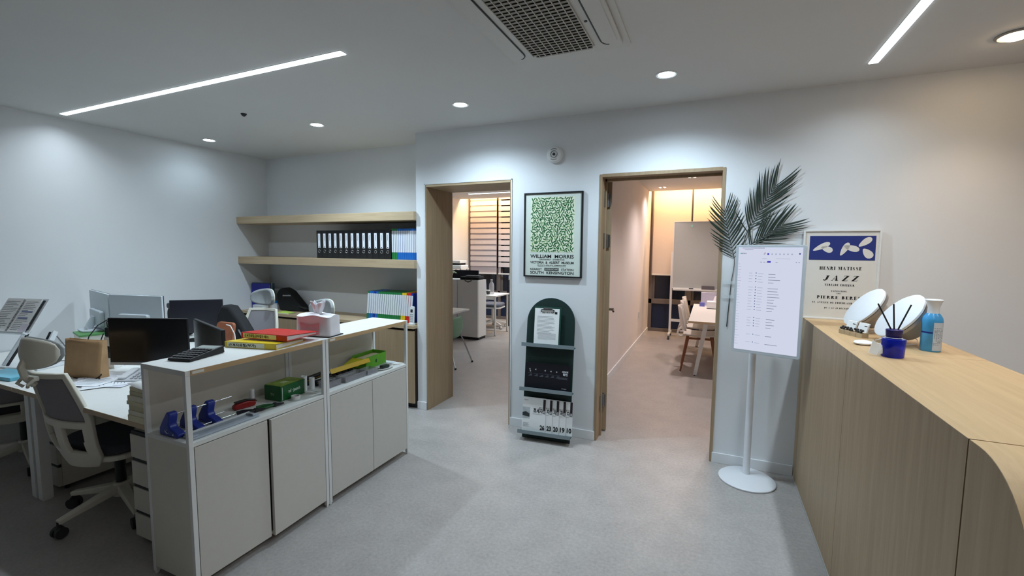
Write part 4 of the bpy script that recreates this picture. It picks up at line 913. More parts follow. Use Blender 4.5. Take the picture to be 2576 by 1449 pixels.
# white phone on desk, papers, cables
t = thing('desk_phone', 'light grey desk phone tilted on the papers under the black monitor', 'phone', (-3.22, 1.575, .722), rz=math.radians(25))
MB().hexa([(-.10, -.075, .0), (.10, -.075, .0), (.10, .075, .0), (-.10, .075, .0), (-.10, -.075, .012), (.10, -.075, .012), (.10, .075, .05), (-.10, .075, .05)]).build('phone_body', mat('phone_grey', (206, 208, 212), .45), t, bevel=.005)
n2 = Vector((0, -.038/.15, 1)).normalized(); vv2 = Vector((0, 1, .038/.15)).normalized(); o2 = Vector((0, 0, .0315))
MB().prism(rrect(.045, .13, .012, cx=-.07), o2, (1, 0, 0), vv2, n2*.012).build('receiver', mat('phone_white', (226, 227, 230), .4), t, bevel=.004)
for i in range(3):
    for j in range(4): MB().prism(rrect(.016, .013, .003, 2), o2+Vector((1, 0, 0))*(-.015+.026*i)+vv2*(-.05+.022*j), (1, 0, 0), vv2, n2*.003).build('key', mat('key_grey', (170, 172, 178), .5), t)
MB().flat([R4(-.025, .085, .042, .066)], o2+n2*.0006, (1, 0, 0), vv2).build('display', M_dark, t)
rr = random.Random(11)
for k in range(6):
    o = MB().box(-.105, .105, -.148, .148, 0, .0012).build('paper_sheet', mat('sheet_%d' % (k % 2), (232, 234, 238) if k % 2 else (214, 216, 226), .9))
    place(o, (-3.36+rr.uniform(-.08, .08), 1.49+rr.uniform(-.04, .03), .7203+.0015*k), rr.uniform(-.6, .6)); tag(o, 'loose sheet of paper under the desk phone and black monitor', 'paper', 'loose papers on the desk')
    mb = MB().flat([R4(-.08, .08-rr.random()*.08, -.12+.016*i, -.116+.016*i) for i in range(15)], (0, 0, .0014), (1, 0, 0), (0, 1, 0)).build('print_lines', M_inkg, o); mb['kind'] = 'stuff'
t = thing('power_adapter', 'black power adapter propped beside the black monitor', 'adapter', (-3.70, 1.66, .72), rz=.35)
MB().box(-.03, .03, -.03, .03, 0, .07).build('white_block', M_paper, t, bevel=.002)
MB().box(-.035, .035, -.02, .02, .0705, .15).build('adapter_body', M_black, t, bevel=.008)
MB().box(-.04, .04, -.025, .025, .1505, .215).build('second_adapter', mat('plug_white', (226, 228, 230), .4), t, bevel=.006)
MB().box(-.03, .042, -.025, .025, .2155, .28).build('plug_head', M_black, t, bevel=.006)
MB().tube([(-.02, -.01, .28), (-.022, -.01, .315), (.0, -.01, .335), (.022, -.01, .31), (.024, -.01, .28)], .0035, 6).build('cable', M_black, t, smooth=True)
MB().tube([(-.03, -.03, .24), (-.05, -.035, .19), (-.02, -.035, .14), (.02, -.035, .10), (.05, -.035, .07)], .0035, 6).build('cable', M_black, t, smooth=True)
tag(MB().tube([(-4.02, 1.70, .723), (-3.98, 1.64, .80), (-4.05, 1.62, .83), (-4.13, 1.64, .78), (-4.10, 1.66, .724), (-3.95, 1.63, .724), (-3.85, 1.60, .76), (-3.92, 1.58, .81), (-3.99, 1.60, .74), (-3.90, 1.58, .724)], .004, 6).build('loose_cable', M_black, smooth=True), 'tangled black cable on the desk behind the kraft bag', 'cable')
tag(MB().tube([(-4.24, 1.88, .98), (-4.27, 1.83, .94), (-4.31, 1.79, .86), (-4.30, 1.76, .78), (-4.22, 1.73, .724), (-4.15, 1.70, .724)], .004, 6).build('monitor_cable', M_black, smooth=True), 'black cable hanging behind the white monitor', 'cable')
# reading stand with spiral bound document
stand_rot = (-.55, 0, .24); sc = (-4.21, 1.387, 1.082)
t = thing('reading_stand', 'white reading stand holding an open spiral bound document', 'book stand', (-4.235, 1.44, .72), rz=.24)
Mi = ROOT[t.name].inverted() @ (Matrix.Translation(Vector(sc)) @ Euler(stand_rot).to_matrix().to_4x4())
def stp(mb, name, m, par=t, **k): return loc_mb(mb, Mi).build(name, m, par, **k)
stp(MB().box(-.172, .172, 0, .008, -.125, .125), 'back_board', mat('acrylic_white', (222, 226, 228), .3), bevel=.002)
stp(MB().box(-.172, .172, -.03, 0, -.135, -.123), 'ledge', mat('acrylic_white', (222, 226, 228), .3), bevel=.002)
dc = stp(MB().box(-.165, -.012, -.006, -.0005, -.12, .118).box(-.008, .125, -.006, -.0005, -.12, .118), 'document_pages', M_paper)
mb = MB().flat([R4(-.155, -.03-.05*rr.random(), -.105+.0125*i, -.102+.0125*i) for i in range(17)]+[R4(.012, .112-.05*rr.random(), -.105+.0125*i, -.102+.0125*i) for i in range(17)], (0, -.0064, 0), (1, 0, 0), (0, 0, 1)); o = stp(mb, 'print_lines', M_inkg, dc); o['kind'] = 'stuff'
mb = MB()
for i in range(28): mb.tube([(-.010+.006*math.cos(a), -.006-.006*math.sin(a), -.115+.0083*i) for a in (0, .8, 1.6, 2.4, 3.14)], .0013, 4)
stp(mb, 'spiral_binding', M_ink, dc)
stp(MB().flat([R4(.02, .11, .02, .03), R4(.02, .10, -.025, -.015)], (0, -.0066, 0), (1, 0, 0), (0, 0, 1)), 'highlight_bar', mat('hl_blue', (130, 140, 180), .8), dc)
stp(MB().bar((.148, -.004, -.10), (.148, -.004, .11), .014, .006), 'page_clip', M_dark)
stp(MB().box(.085, .145, -.009, -.0065, -.122, -.06), 'memo_card', mat('memo_lilac', (222, 216, 226), .8))
for s in (-1, 1):
    MB().bar((s*.14, -.06, .012), (s*.12, .07, .235), .03, .012, up=(1, 0, 0)).build('support_leg', mat('acrylic_white', (222, 226, 228), .3), t)
    MB().bar((s*.11, -.065, .012), (s*.09, .062, .23), .012, .010, up=(1, 0, 0)).build('slide_rail', M_black, t)
MB().box(-.18, .18, -.09, .10, 0, .012).build('base_plate', mat('acrylic_white', (222, 226, 228), .3), t, bevel=.003)
MB().tube([(.0, .08, .012), (.06, .16, .004), (.16, .16, .004), (.12, .075, .20)], .004, 6).build('wire_prop', M_steel, t, smooth=True)
tag(place(MB().box(-.16, .16, -.07, .07, 0, .022).build('blue_notebook', mat('blue_plastic', (104, 184, 208), .3, var=.15, scale=12), bevel=.003), (-4.03, 1.262, .7203), .12), 'light blue plastic file lying at the desk edge by the reading stand', 'file')
# pile of papers beside the partition
t = thing('paper_pile', 'tall pile of cream papers at the desk edge against the partition', 'papers', (-2.44, 1.275, .7203))
z = 0
for k in range(7):
    h = [.03, .022, .028, .018, .025, .02, .02][k]; dx = rr.uniform(-.008, .008)
    MB().box(-.068+dx*.3, .070, -.105+dx, .105+dx, z, z+h-.0006).build('paper_bundle', mat('cream_paper_%d' % (k % 3), [(226, 220, 190), (232, 228, 208), (214, 208, 176)][k % 3], .9), t); z += h
MB().grid(lambda u, v: (-.068+.13*u, -.105+.2*v, z+.014*(1-u)**2+.001), 5, 3).build('curled_sheet', M_paper, t, smooth=True, solid=.0006)
# brown case, cable, black coat
t = thing('leather_case', 'brown leather tablet case standing behind the black monitors', 'case', (-3.475, 2.25, .72), rz=.05)
MB().prism(rrect(.19, .235, .03, cy=.1175), (0, 0, 0), (1, 0, 0), (0, .18, 1), (0, .022, 0)).build('case_body', mat('brown_leather', (150, 88, 60), .55, var=.1), t, bevel=.004)
MB().box(-.10, .13, -.03, .05, 0, .012).build('case_foot', M_dark, t)
tag(MB().tube([(-3.42, 2.262, .945), (-3.37, 2.26, .94), (-3.325, 2.26, .88), (-3.318, 2.26, .80), (-3.33, 2.25, .726), (-3.40, 2.2, .7245)], .004, 6).build('charging_cable', M_metalw, smooth=True), 'white charging cable curving down beside the brown case', 'cable')
t = thing('black_backpack', 'black backpack leaning on the desk between brown case and mesh chair', 'backpack', (-3.60, 2.42, .72))
MB().prism([(-.24, 0), (.20, 0), (.21, .05), (.13, .14), (.02, .24), (-.10, .33), (-.20, .335), (-.25, .25)], (0, 0, 0), (1, 0, 0), (0, .15, 1), (0, .10, 0)).build('pack_body', mat('nylon_black', (16, 16, 19), .8, var=.2, scale=40, bump=.3), t, bevel=.028, seg=3, smooth=True)
MB().tube([(.10, -.01, .15), (.17, -.03, .10), (.20, -.02, .02), (.12, -.01, .012)], .011, 6).build('strap', M_black, t, smooth=True)
t = thing('black_shoulder_bag', 'black rounded bag between the white monitor and the dark grey monitor', 'bag', (-4.47, 2.47, .72))
MB().prism(rrect(.22, .30, .09, cy=.15), (0, 0, 0), (1, 0, 0), (0, 0, 1), (0, .14, 0)).build('bag_body', mat('nylon_black', (16, 16, 19)), t, bevel=.03, seg=3, smooth=True)
MB().prism(rrect(.18, .05, .02, cy=.285), (0, -.006, 0), (1, 0, 0), (0, 0, 1), (0, .15, 0)).build('bag_flap', mat('nylon_grey', (70, 74, 78), .8), t, bevel=.01)

# ================================================================== RECEPTION COUNTER
ZC = 1.110; XF, XB = .577, 1.055; YE = 1.13; RC = .205; YS1, YS2 = 2.43, 1.383
t = thing('reception_counter', 'long oak reception counter with a rounded end', 'counter', (.8, 2.3, 0))
MB().box(XF+.02, XB-.02, YS2, YW-.003, .012, ZC-.02).build('core', mat('core_dark', (50, 40, 32), .8), t, world=True)
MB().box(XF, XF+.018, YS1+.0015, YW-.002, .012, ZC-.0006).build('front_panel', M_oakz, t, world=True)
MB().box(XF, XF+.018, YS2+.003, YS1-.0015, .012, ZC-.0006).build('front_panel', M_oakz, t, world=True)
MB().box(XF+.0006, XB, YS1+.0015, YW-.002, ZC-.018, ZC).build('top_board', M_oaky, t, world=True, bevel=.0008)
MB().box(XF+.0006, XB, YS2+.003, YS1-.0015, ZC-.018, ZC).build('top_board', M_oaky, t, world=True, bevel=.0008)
MB().box(XB-.018, XB, YS2+.003, YW-.002, .012, ZC-.0185).build('rear_panel', M_oakz, t, world=True)
prof = [(YS2-.003, .012), (YS2-.003, ZC)]+[(YE+RC-RC*math.sin(a), ZC-RC+RC*math.cos(a)) for a in [PI/2*i/14 for i in range(15)]]+[(YE, .012)]
prof2 = [(y+(.0006 if i > 1 else 0), min(z, 9)-(.0006 if i > 0 else 0)) for i, (y, z) in enumerate(prof)]
MB().prism(prof2, (XF, 0, 0), (0, 1, 0), (0, 0, 1), (.018, 0, 0)).build('end_side_panel', M_oakz, t, world=True, smooth=True)
MB().prism(prof2, (XB-.018, 0, 0), (0, 1, 0), (0, 0, 1), (.018, 0, 0)).build('end_side_panel', M_oakz, t, world=True, smooth=True)
c_ = prof[1:]; inn = [(YS2-.003, ZC-.018)]+[(YE+RC-(RC-.018)*math.sin(a), ZC-RC+(RC-.018)*math.cos(a)) for a in [PI/2*i/14 for i in range(15)]]+[(YE+.018, .012)]
mb = MB(); n = len(c_)
mb.add([(XF+.0006, y, z) for y, z in c_]+[(XB-.0006, y, z) for y, z in c_]+[(XF+.0006, y, z) for y, z in inn]+[(XB-.0006, y, z) for y, z in inn],
       [(i, i+1, n+i+1, n+i) for i in range(n-1)]+[(2*n+i, 3*n+i, 3*n+i+1, 2*n+i+1) for i in range(n-1)]+[(i, 2*n+i, 2*n+i+1, i+1) for i in range(n-1)]+[(n+i, n+i+1, 3*n+i+1, 3*n+i) for i in range(n-1)]+[(0, n, 3*n, 2*n), (n-1, 3*n-1, 4*n-1, 2*n-1)])
mb.build('curved_end_board', M_oaky, t, world=True, smooth=True)
MB().box(XF-.004, XF, YE, YW-.003, 0, .012).box(XF, XB, YE, YW-.003, 0, .012).build('floor_strip', mat('aluminium_strip', (170, 168, 164), .4), t, world=True)

# framed poster on the counter
t = thing('framed_poster', 'white framed exhibition poster with a navy panel, standing on the reception counter', 'poster', (.757, 3.486, ZC), rot=(-.035, 0, 0))
W_, H_ = .412, .578
for a in ((-W_/2, -W_/2+.01, 0, H_), (W_/2-.01, W_/2, 0, H_), (-W_/2+.01, W_/2-.01, 0, .01), (-W_/2+.01, W_/2-.01, H_-.01, H_)): MB().box(a[0], a[1], -.012, .006, a[2], a[3]).build('frame_rail', M_metalw, t, bevel=.001)
MB().box(-W_/2+.01, W_/2-.01, -.005, .004, .01, H_-.01).build('sheet', mat('poster_white', (222, 219, 212), .6, var=.01), t)
MB().box(-.170, .180, -.0062, -.0048, .385, .540).build('navy_panel', mat('poster_navy', (32, 48, 120), .7, var=.03), t)
# plain white rounded shapes standing in for the printed picture
def petal(cx, cz, L_, w_, a):
    P = [(math.cos(b)*L_, math.sin(b)*w_*(1+.35*math.cos(b))) for b in [2*PI*k/18 for k in range(18)]]
    return [(cx+x*math.cos(a)-y*math.sin(a), cz+x*math.sin(a)+y*math.cos(a)) for x, y in P]
for P in (petal(-.105, .470, .052, .016, .5), petal(-.075, .455, .034, .018, -.4), petal(.02, .455, .046, .016, 1.1), petal(.055, .462, .044, .018, -.3), petal(.125, .500, .042, .018, .7), petal(.140, .430, .036, .022, -.9)):
    MB().flat([P], (0, -.0066, 0), (1, 0, 0), (0, 0, 1)).build('printed_shape', mat('poster_white', (222, 219, 212)), t)
Lm_ = MB(); O = (.004, -.0056, 0)
for s_, z, h, w_, sh in (('HENRI MATISSE', .322, .020, .225, 0), ('JAZZ', .252, .033, .185, .35), ('TERIADE EDITEUR', .218, .0125, .160, 0), ('EXPOSITION', .180, .009, .082, 0), ('CHEZ', .167, .005, .024, 0), ('PIERRE BERÈS', .134, .019, .235, 0), ('14, AVENUE DE FRIEDLAND - PARIS', .104, .0105, .285, 0), ('DU 3 AU 20 DÉCEMBRE', .070, .009, .150, .3)):
    Lm_.flat(shift(fat_text(s_, h, w_, sh, .22 if s_ != 'JAZZ' else .5), 0, z), O, (1, 0, 0), (0, 0, 1))
Lm_.build('lettering', M_ink, t)

# round disc speakers
nn = Vector((-.79, -.12, .60)).normalized()
def disc(c, label, foot):
    t = thing('disc_speaker', label, 'speaker', (c[0], c[1], ZC), group='round disc speakers')
    Mx = Matrix.Translation((0, 0, c[2]-ZC)) @ nn.to_track_quat('Z', 'Y').to_matrix().to_4x4()
    MB().lathe([(.118, -.002), (.126, .004), (.126, .012), (.120, .016), (.001, .017)], 48, Mx).build('front_disc', mat('speaker_white', (226, 230, 234), .5, var=.01), t, smooth=True)
    MB().lathe([(.100, -.022), (.120, -.016), (.122, -.0025), (.001, -.0025)], 48, Mx).build('rim', mat('speaker_silver', (170, 168, 166), .35, metal=.5), t, smooth=True)
    dr = MB().lathe([(.072, -.088), (.074, -.084), (.074, -.0225), (.001, -.0225)], 36, Mx).build('drum', mat('speaker_drum', (178, 178, 176), .5), t, smooth=True)
    MB().tube([Mx @ Vector((.03*math.cos(a), .03*math.sin(a), -.089)) for a in [2*PI*i/20 for i in range(20)]], .002, 5, closed=True).build('port_ring', M_dark, dr)
    for dx, dy in foot: MB().bar(Mx @ Vector((0, 0, -.055))+Vector((dx*.5, dy*.5, -.05)), (dx, dy, .005), .010, .006, .007, .005, up=(1, 0, 0)).build('leg', mat('leg_brass', (150, 120, 88), .4, metal=.3), t)
    b = Mx @ Vector((0, 0, 0)); lowest = Vector((-nn.x*.05, -nn.y*.05, 0))
    MB().tube([Vector((.045, .09, .06)), Vector((.09, .06, .015)), Vector((.07, .0, .004)), Vector((-.05, -.10, .004)), Vector((-.10, -.06, .004))], .0025, 6).build('power_cord', M_metalw, t, smooth=True)
    return t
disc((.842, 2.704, 1.240), 'round white tilted disc speaker between the reed diffuser and the spray bottle', [(.03, .14), (.13, .03), (-.06, -.005)])
disc((.790, 3.040, 1.240), 'round white tilted disc speaker in front of the framed poster on the counter', [(.03, .14), (.13, .03), (-.06, -.005)])
# reed diffuser
t = thing('reed_diffuser', 'cobalt blue glass reed diffuser with three black sticks', 'diffuser', (.715, 2.352, ZC))
gl = mat('cobalt_glass', (14, 36, 190), .05, var=0, trans=.55, ior=1.45)
MB().lathe([(.036, 0), (.039, .004), (.042, .074), (.040, .078), (.022, .080)], 36).build('bottle', gl, t, smooth=True)
MB().lathe([(.024, .0805), (.027, .084), (.029, .115), (.026, .117), (.001, .117)], 30).build('collar', mat('collar_navy', (22, 16, 92), .35), t, smooth=True)
for a, b in (((-.012, .0), (-.062, .0)), ((.0, .004), (-.006, .01)), ((.012, .0), (.052, .01))): MB().cyl((a[0], a[1], .117), (b[0], b[1], .222), .003, n=8).build('reed', M_black, t, smooth=True)
tg = MB(); tg.hexa([(-.055, -.052, .012), (-.028, -.058, .006), (-.018, -.050, .045), (-.040, -.044, .068), (-.056, -.050, .013), (-.029, -.056, .007), (-.019, -.048, .046), (-.041, -.042, .069)]).hexa([(-.03, -.056, .01), (-.008, -.05, .012), (.004, -.046, .045), (-.018, -.046, .05), (-.03, -.054, .011), (-.008, -.048, .013), (.004, -.044, .046), (-.018, -.044, .051)]);  tg.v = [(x-.030, y+.036, z) for x, y, z in tg.v]; tg.build('paper_tag', M_paper, t)
MB().tube([(.028*math.cos(a), .028*math.sin(a), .082) for a in [2*PI*i/20 for i in range(20)]], .0012, 4, closed=True).tube([(-.028, -.004, .082), (-.046, -.006, .074), (-.064, -.008, .066)], .0012, 4).build('tag_string', M_paper, t)
# spray bottle
t = thing('spray_bottle', 'light blue spray can with a flared white cap on the reception counter', 'spray bottle', (.915, 2.575, ZC))
MB().lathe([(.034, 0), (.0365, .003), (.0365, .135), (.034, .150), (.026, .164), (.022, .170)], 36).build('can', mat('can_blue', (70, 158, 214), .3, var=.25, scale=12), t, smooth=True)
MB().lathe([(.0222, .166), (.021, .176), (.020, .194), (.026, .218), (.032, .228), (.030, .231), (.001, .229)], 36).build('cap', mat('cap_white', (226, 230, 234), .4), t, smooth=True)
lb = MB().grid(lambda u, v: (.0369*math.cos(-1.75+1.25*u), .0369*math.sin(-1.75+1.25*u), .006+.125*v), 12, 2).build('label_panel', mat('label_pale', (196, 206, 216), .5), t, smooth=True)
rr = random.Random(4); mb = MB()
for i in range(13):
    for k in range(5):
        if rr.random() < .8:
            a = -1.68+.2*k+rr.uniform(-.02, .02); mb.add([(.0371*math.cos(a+d), .0371*math.sin(a+d), .032+.006*i+e) for d, e in ((0, 0), (.13, 0), (.13, .002), (0, .002))], [(0, 1, 2, 3)])
o = mb.build('label_text', mat('label_ink', (96, 104, 120), .7, var=0), lb); o['kind'] = 'stuff'
MB().grid(lambda u, v: (.0370*math.cos(-3.05+1.25*u), .0370*math.sin(-3.05+1.25*u), .082+.007*v), 10, 1).build('navy_band', mat('band_navy', (20, 40, 130), .4), t)
# pebble and card holder
tag(place(MB().lathe([(.022, 0), (.036, .004), (.040, .010), (.034, .017), (.018, .021), (.001, .022)], 36, sx=1.0, sy=.85).build('white_pebble', mat('ceramic_white', (236, 236, 238), .25, var=0), smooth=True), (.678, 2.600, ZC)), 'white oval pebble shaped dish on the reception counter', 'pebble')
t = thing('card_holder', 'small oak card holder with black beads and two stacks of white cards', 'card holder', (.700, 2.862, ZC), rz=math.radians(-64))
for k in range(4): MB().box(-.078+.039*k, -.0405+.039*k, -.018, .018, 0, .022).build('wood_block', M_oakx, t, bevel=.001)
MB().box(-.078, .0765, -.008, .020, .0222, .026).build('card_slot', M_oakx, t)
rr = random.Random(9)
for k in range(16):
    x = -.072+.145*k/15; MB().lathe([(.001, -.006), (.005, -.004), (.0068, 0), (.005, .004), (.001, .006)], 8, Matrix.Translation((x+rr.uniform(-.003, .003), -.008+rr.uniform(-.005, .005), .030+.008*(k % 2)))).build('black_bead', M_black, t, smooth=True)
for k, x in enumerate((-.035, .040)):
    MB().hexa([(x-.03, .008, .0262), (x+.03, .008, .0262), (x+.03, .016, .0262), (x-.03, .016, .0262), (x-.03, .022, .072), (x+.03, .022, .072), (x+.03, .03, .072), (x-.03, .03, .072)]).build('card_stack', M_paper, t)
    MB().flat([R4(x+.008, x+.026, .030, .034)], (0, .0074, .0262), (1, 0, 0), (0, .3, 1)).build('card_print', M_ink, t)

# ================================================================== DISPLAY ON A ROUND STAND
t = thing('display_stand', 'white portrait display on a round based pole stand', 'display', (.283, 3.325, 0))
M_dw = mat('display_white', (226, 228, 232), .4, var=.01)
MB().lathe([(.172, 0), (.175, .004), (.175, .010), (.168, .016), (.03, .020), (.001, .020)], 56).build('base', M_dw, t, smooth=True)
MB().cyl((.0, .06, .018), (.0, .06, 1.16), .022, n=28).build('pole', M_dw, t, smooth=True)
dx, dy, dz, da = .330, 3.20, 1.240, -.281; DW, DH = .386, .694
Dm = ROOT[t.name].inverted() @ Matrix.Translation((dx, dy, dz)) @ Matrix.Rotation(da, 4, 'Z')
arm_ = Dm @ Vector((-.02, .045, -.05))
MB().cyl((.0, .06, 1.15), arm_, .020, n=16).build('arm', M_dw, t, smooth=True)
MB().prism(rrect(.10, .10, .02), arm_+Vector((0, -.004, 0)), Dm.to_3x3() @ Vector((1, 0, 0)), (0, 0, 1), Dm.to_3x3() @ Vector((0, -.012, 0))).build('mount_plate', M_dw, t)
loc_mb(MB().prism(rrect(DW, DH, .012), (0, 0, 0), (1, 0, 0), (0, 0, 1), (0, .03, 0)), Dm).build('casing', mat('display_grey', (196, 204, 210), .5, var=.01), t, bevel=.002)
m_scr = emis('screen_lit', (.78, .83, 1.0), .80)
sc_ = loc_mb(MB().prism(rrect(DW-.034, DH-.034, .004), (0, -.0008, .002), (1, 0, 0), (0, 0, 1), (0, .0006, 0)), Dm).build('screen', m_scr, t)
SX0, SX1, SZ0, SZ1 = -DW/2+.017, DW/2-.017, -DH/2+.019, DH/2-.015
def P_(a, b): return SX0+(SX1-SX0)*a, SZ1-(SZ1-SZ0)*b
def bar_(a0, a1, b, h): x0, z1 = P_(a0, b); x1, z0 = P_(a1, b+h); return R4(x0, x1, z0, z1)
def dot_(a, b, r): x, z = P_(a, b); return [(x+r*math.cos(k), z+r*math.sin(k)) for k in [2*PI*i/8 for i in range(8)]]
def lay(polys, name, colr, off): loc_mb(MB().flat(polys, (0, off, 0), (1, 0, 0), (0, 0, 1)), Dm).build(name, emis('ui_'+name+str(colr), colr, 1.0), sc_)['kind'] = 'stuff'
G1 = (.42, .45, .58); G2 = (.22, .23, .32); NV = (.03, .04, .12); PU = (.07, .06, .48)
lay([bar_(0, 1, 0, .018)], 'top_bar', (.62, .66, .82), -.0011)
rows = [.245, .272, .299, .326, .380, .407, .434, .461, .488, .515, .542, .569, .596, .675, .702, .729, .756, .838, .915, .985]
rr = random.Random(21)
tx = [bar_(.06, .30, .006, .004), bar_(.20, .42, .005, .005), bar_(.10, .24, .022, .004)]
lt = [bar_(.005, .03+.04*rr.random(), .16+.027*i, .004) for i in range(30)]
lt += [bar_(.60, .82, .104, .004), bar_(.39, .46, .104, .006)]
for a in (.36, .41, .46, .60): tx.append(bar_(a, a+.03, .137, .005))
for i, b in enumerate(rows):
    if b > .97: continue
    w_ = .05+.03*rr.random(); lt.append(bar_(.19, .19+w_, b, .005)); lt.append(bar_(.335, .335+.06+.03*rr.random(), b+.002, .005)); tx.append(bar_(.50, .50+.08+.14*rr.random()**2, b+.006, .005))
lay(tx, 'text_rows', G2, -.0012); lay(lt, 'pale_text_rows', G1, -.0012)
lay([dot_(.305, b, .0032) for b in rows if b < .97]+[dot_(.955, .058, .005)], 'avatar_dots', (.05, .07, .25), -.0013)
lay([bar_(.47, .525, .128, .017), bar_(.465, .495, .054, .017)], 'accent_blocks', PU, -.0013)
lay([dot_(a, .063, .0045) for a in (.42, .54, .60, .66, .72, .78, .84)]+[dot_(.91, .137, .004), dot_(.95, .137, .004)], 'icon_row', (.35, .38, .52), -.0012)
lay([dot_(.43, .053, .0035)], 'badge', (.8, .08, .12), -.0013); lay([bar_(.03, .05, .055, .01)], 'logo_mark', (.05, .5, .38), -.0013)
nm = shift(text_polys('세무회계', .0105, .03, bold=.02), *P_(.085, .066)); lay(nm, 'title', (.06, .07, .15), -.0013)

# ================================================================== BROCHURE RACK
rk = (-.123, 0, .077); rl = (-1.172, 3.348, 0.004)
RM = Matrix.Translation(Vector(rl)) @ Euler(rk).to_matrix().to_4x4()
t = thing('brochure_rack', 'dark green arched brochure rack leaning against the wall', 'rack', rl, rot=rk)
M_rg = mat('rack_green', (22, 46, 42), .55, var=.05)
AW = .20; arch = [(-AW, 0), (AW, 0)]+[(AW*math.cos(a), .955+AW*math.sin(a)) for a in [PI*i/24 for i in range(25)]]
MB().prism(arch, (0, 0, 0), (1, 0, 0), (0, 0, 1), (0, .018, 0)).build('board', M_rg, t, bevel=.001)
MB().prism(arch, (0, .0182, 0), (1, 0, 0), (0, 0, 1), (0, .004, 0)).build('pale_edge', mat('rack_edge', (196, 206, 206), .5), t)
for z in (.765, .405, .060):
    MB().box(-.215, .215, -.075, -.0005, z-.010, z).build('ledge', mat('rack_teal', (60, 92, 92), .5), t, bevel=.001)
    MB().box(-.217, .217, -.079, -.075, z-.012, z+.018).build('ledge_lip', mat('rack_grey', (120, 132, 136), .5), t, bevel=.001)
def on_rack(name, label, cat, x, z, y=-.03, group=None, tilt=0.0):
    p = RM @ Vector((x, y, z)); return thing(name, label, cat, p, rot=(rk[0]+tilt, 0, rk[2]), group=group)
t = on_rack('clipboard', 'green clipboard with a printed form on the top rack ledge', 'clipboard', -.02, .7655, -.030)
MB().box(-.112, .112, 0, .004, 0, .315).build('board', mat('clip_green', (32, 70, 58), .4), t, bevel=.001)
sh = MB().box(-.108, .098, -.0012, -.0002, .004, .302).build('paper_form', M_paper, t)
rr = random.Random(5)
pl = [R4(-.085, -.085+.10+.05*rr.random(), .235-.011*i, .2375-.011*i) for i in range(14)]+[R4(-.075, .075, .05+.006*i, .0515+.006*i) for i in range(9)]
MB().flat(pl, (0, -.0016, 0), (1, 0, 0), (0, 0, 1)).build('print_lines', M_inkg, sh)['kind'] = 'stuff'
MB().flat(shift(text_polys('종합소득세 안내', .014, .09, bold=.02), 0, .262)+[R4(.06, .08, .258, .276)], (0, -.0016, 0), (1, 0, 0), (0, 0, 1)).build('lettering', M_ink, sh)
MB().tube([(-.05, -.006, .272), (-.055, -.008, .288), (-.03, -.010, .296), (.03, -.010, .296), (.055, -.008, .288), (.05, -.006, .272)], .004, 8).build('clip_wire', M_black, t, smooth=True)
MB().box(-.035, .035, -.010, -.0015, .288, .308).build('clip_plate', M_chrome, t, bevel=.002)
t = on_rack('dark_brochure', 'wide black brochure with white print on the middle rack ledge', 'brochure', .0, .4055, -.030)
MB().box(-.188, .188, 0, .006, 0, .215).build('cover', mat('brochure_black', (14, 15, 24), .45, var=.05), t, bevel=.001)
pl = []
for k, x in enumerate((-.165, -.115, -.07, -.025, .02, .065)): pl += [R4(x, x+.038, .128, .1292)]+[R4(x+.036-w_, x+.036, .118-.006*i, .1205-.006*i) for i, w_ in enumerate((.012+.006*rr.random(), .022, .03))]
pl += [R4(.09+.002*i, .165, .112-.006*i, .114-.006*i) for i in range(3)]
MB().flat(pl, (0, -.0006, 0), (1, 0, 0), (0, 0, 1)).build('print_lines', mat('print_grey', (110, 112, 124), .6, var=0), t)['kind'] = 'stuff'
wl = []
for x, z in ((-.15, .155), (-.145, .14), (-.10, .155), (-.02, .152), (.028, .150), (.075, .150)): wl += shift(text_polys('세', .013, bold=.02), x, z)
wl += shift(text_polys('세무회계', .015, .05, bold=.03), .145, .155)+shift(text_polys('법인', .022, .036, bold=.04), .148, .132)+shift(text_polys('세무법인', .008, .04), .14, .022)
MB().flat(wl, (0, -.0006, 0), (1, 0, 0), (0, 0, 1)).build('lettering', mat('print_white2', (214, 216, 222), .6, var=0), t)['kind'] = 'stuff'
nums = ['26', '23', '20', '19', '10']
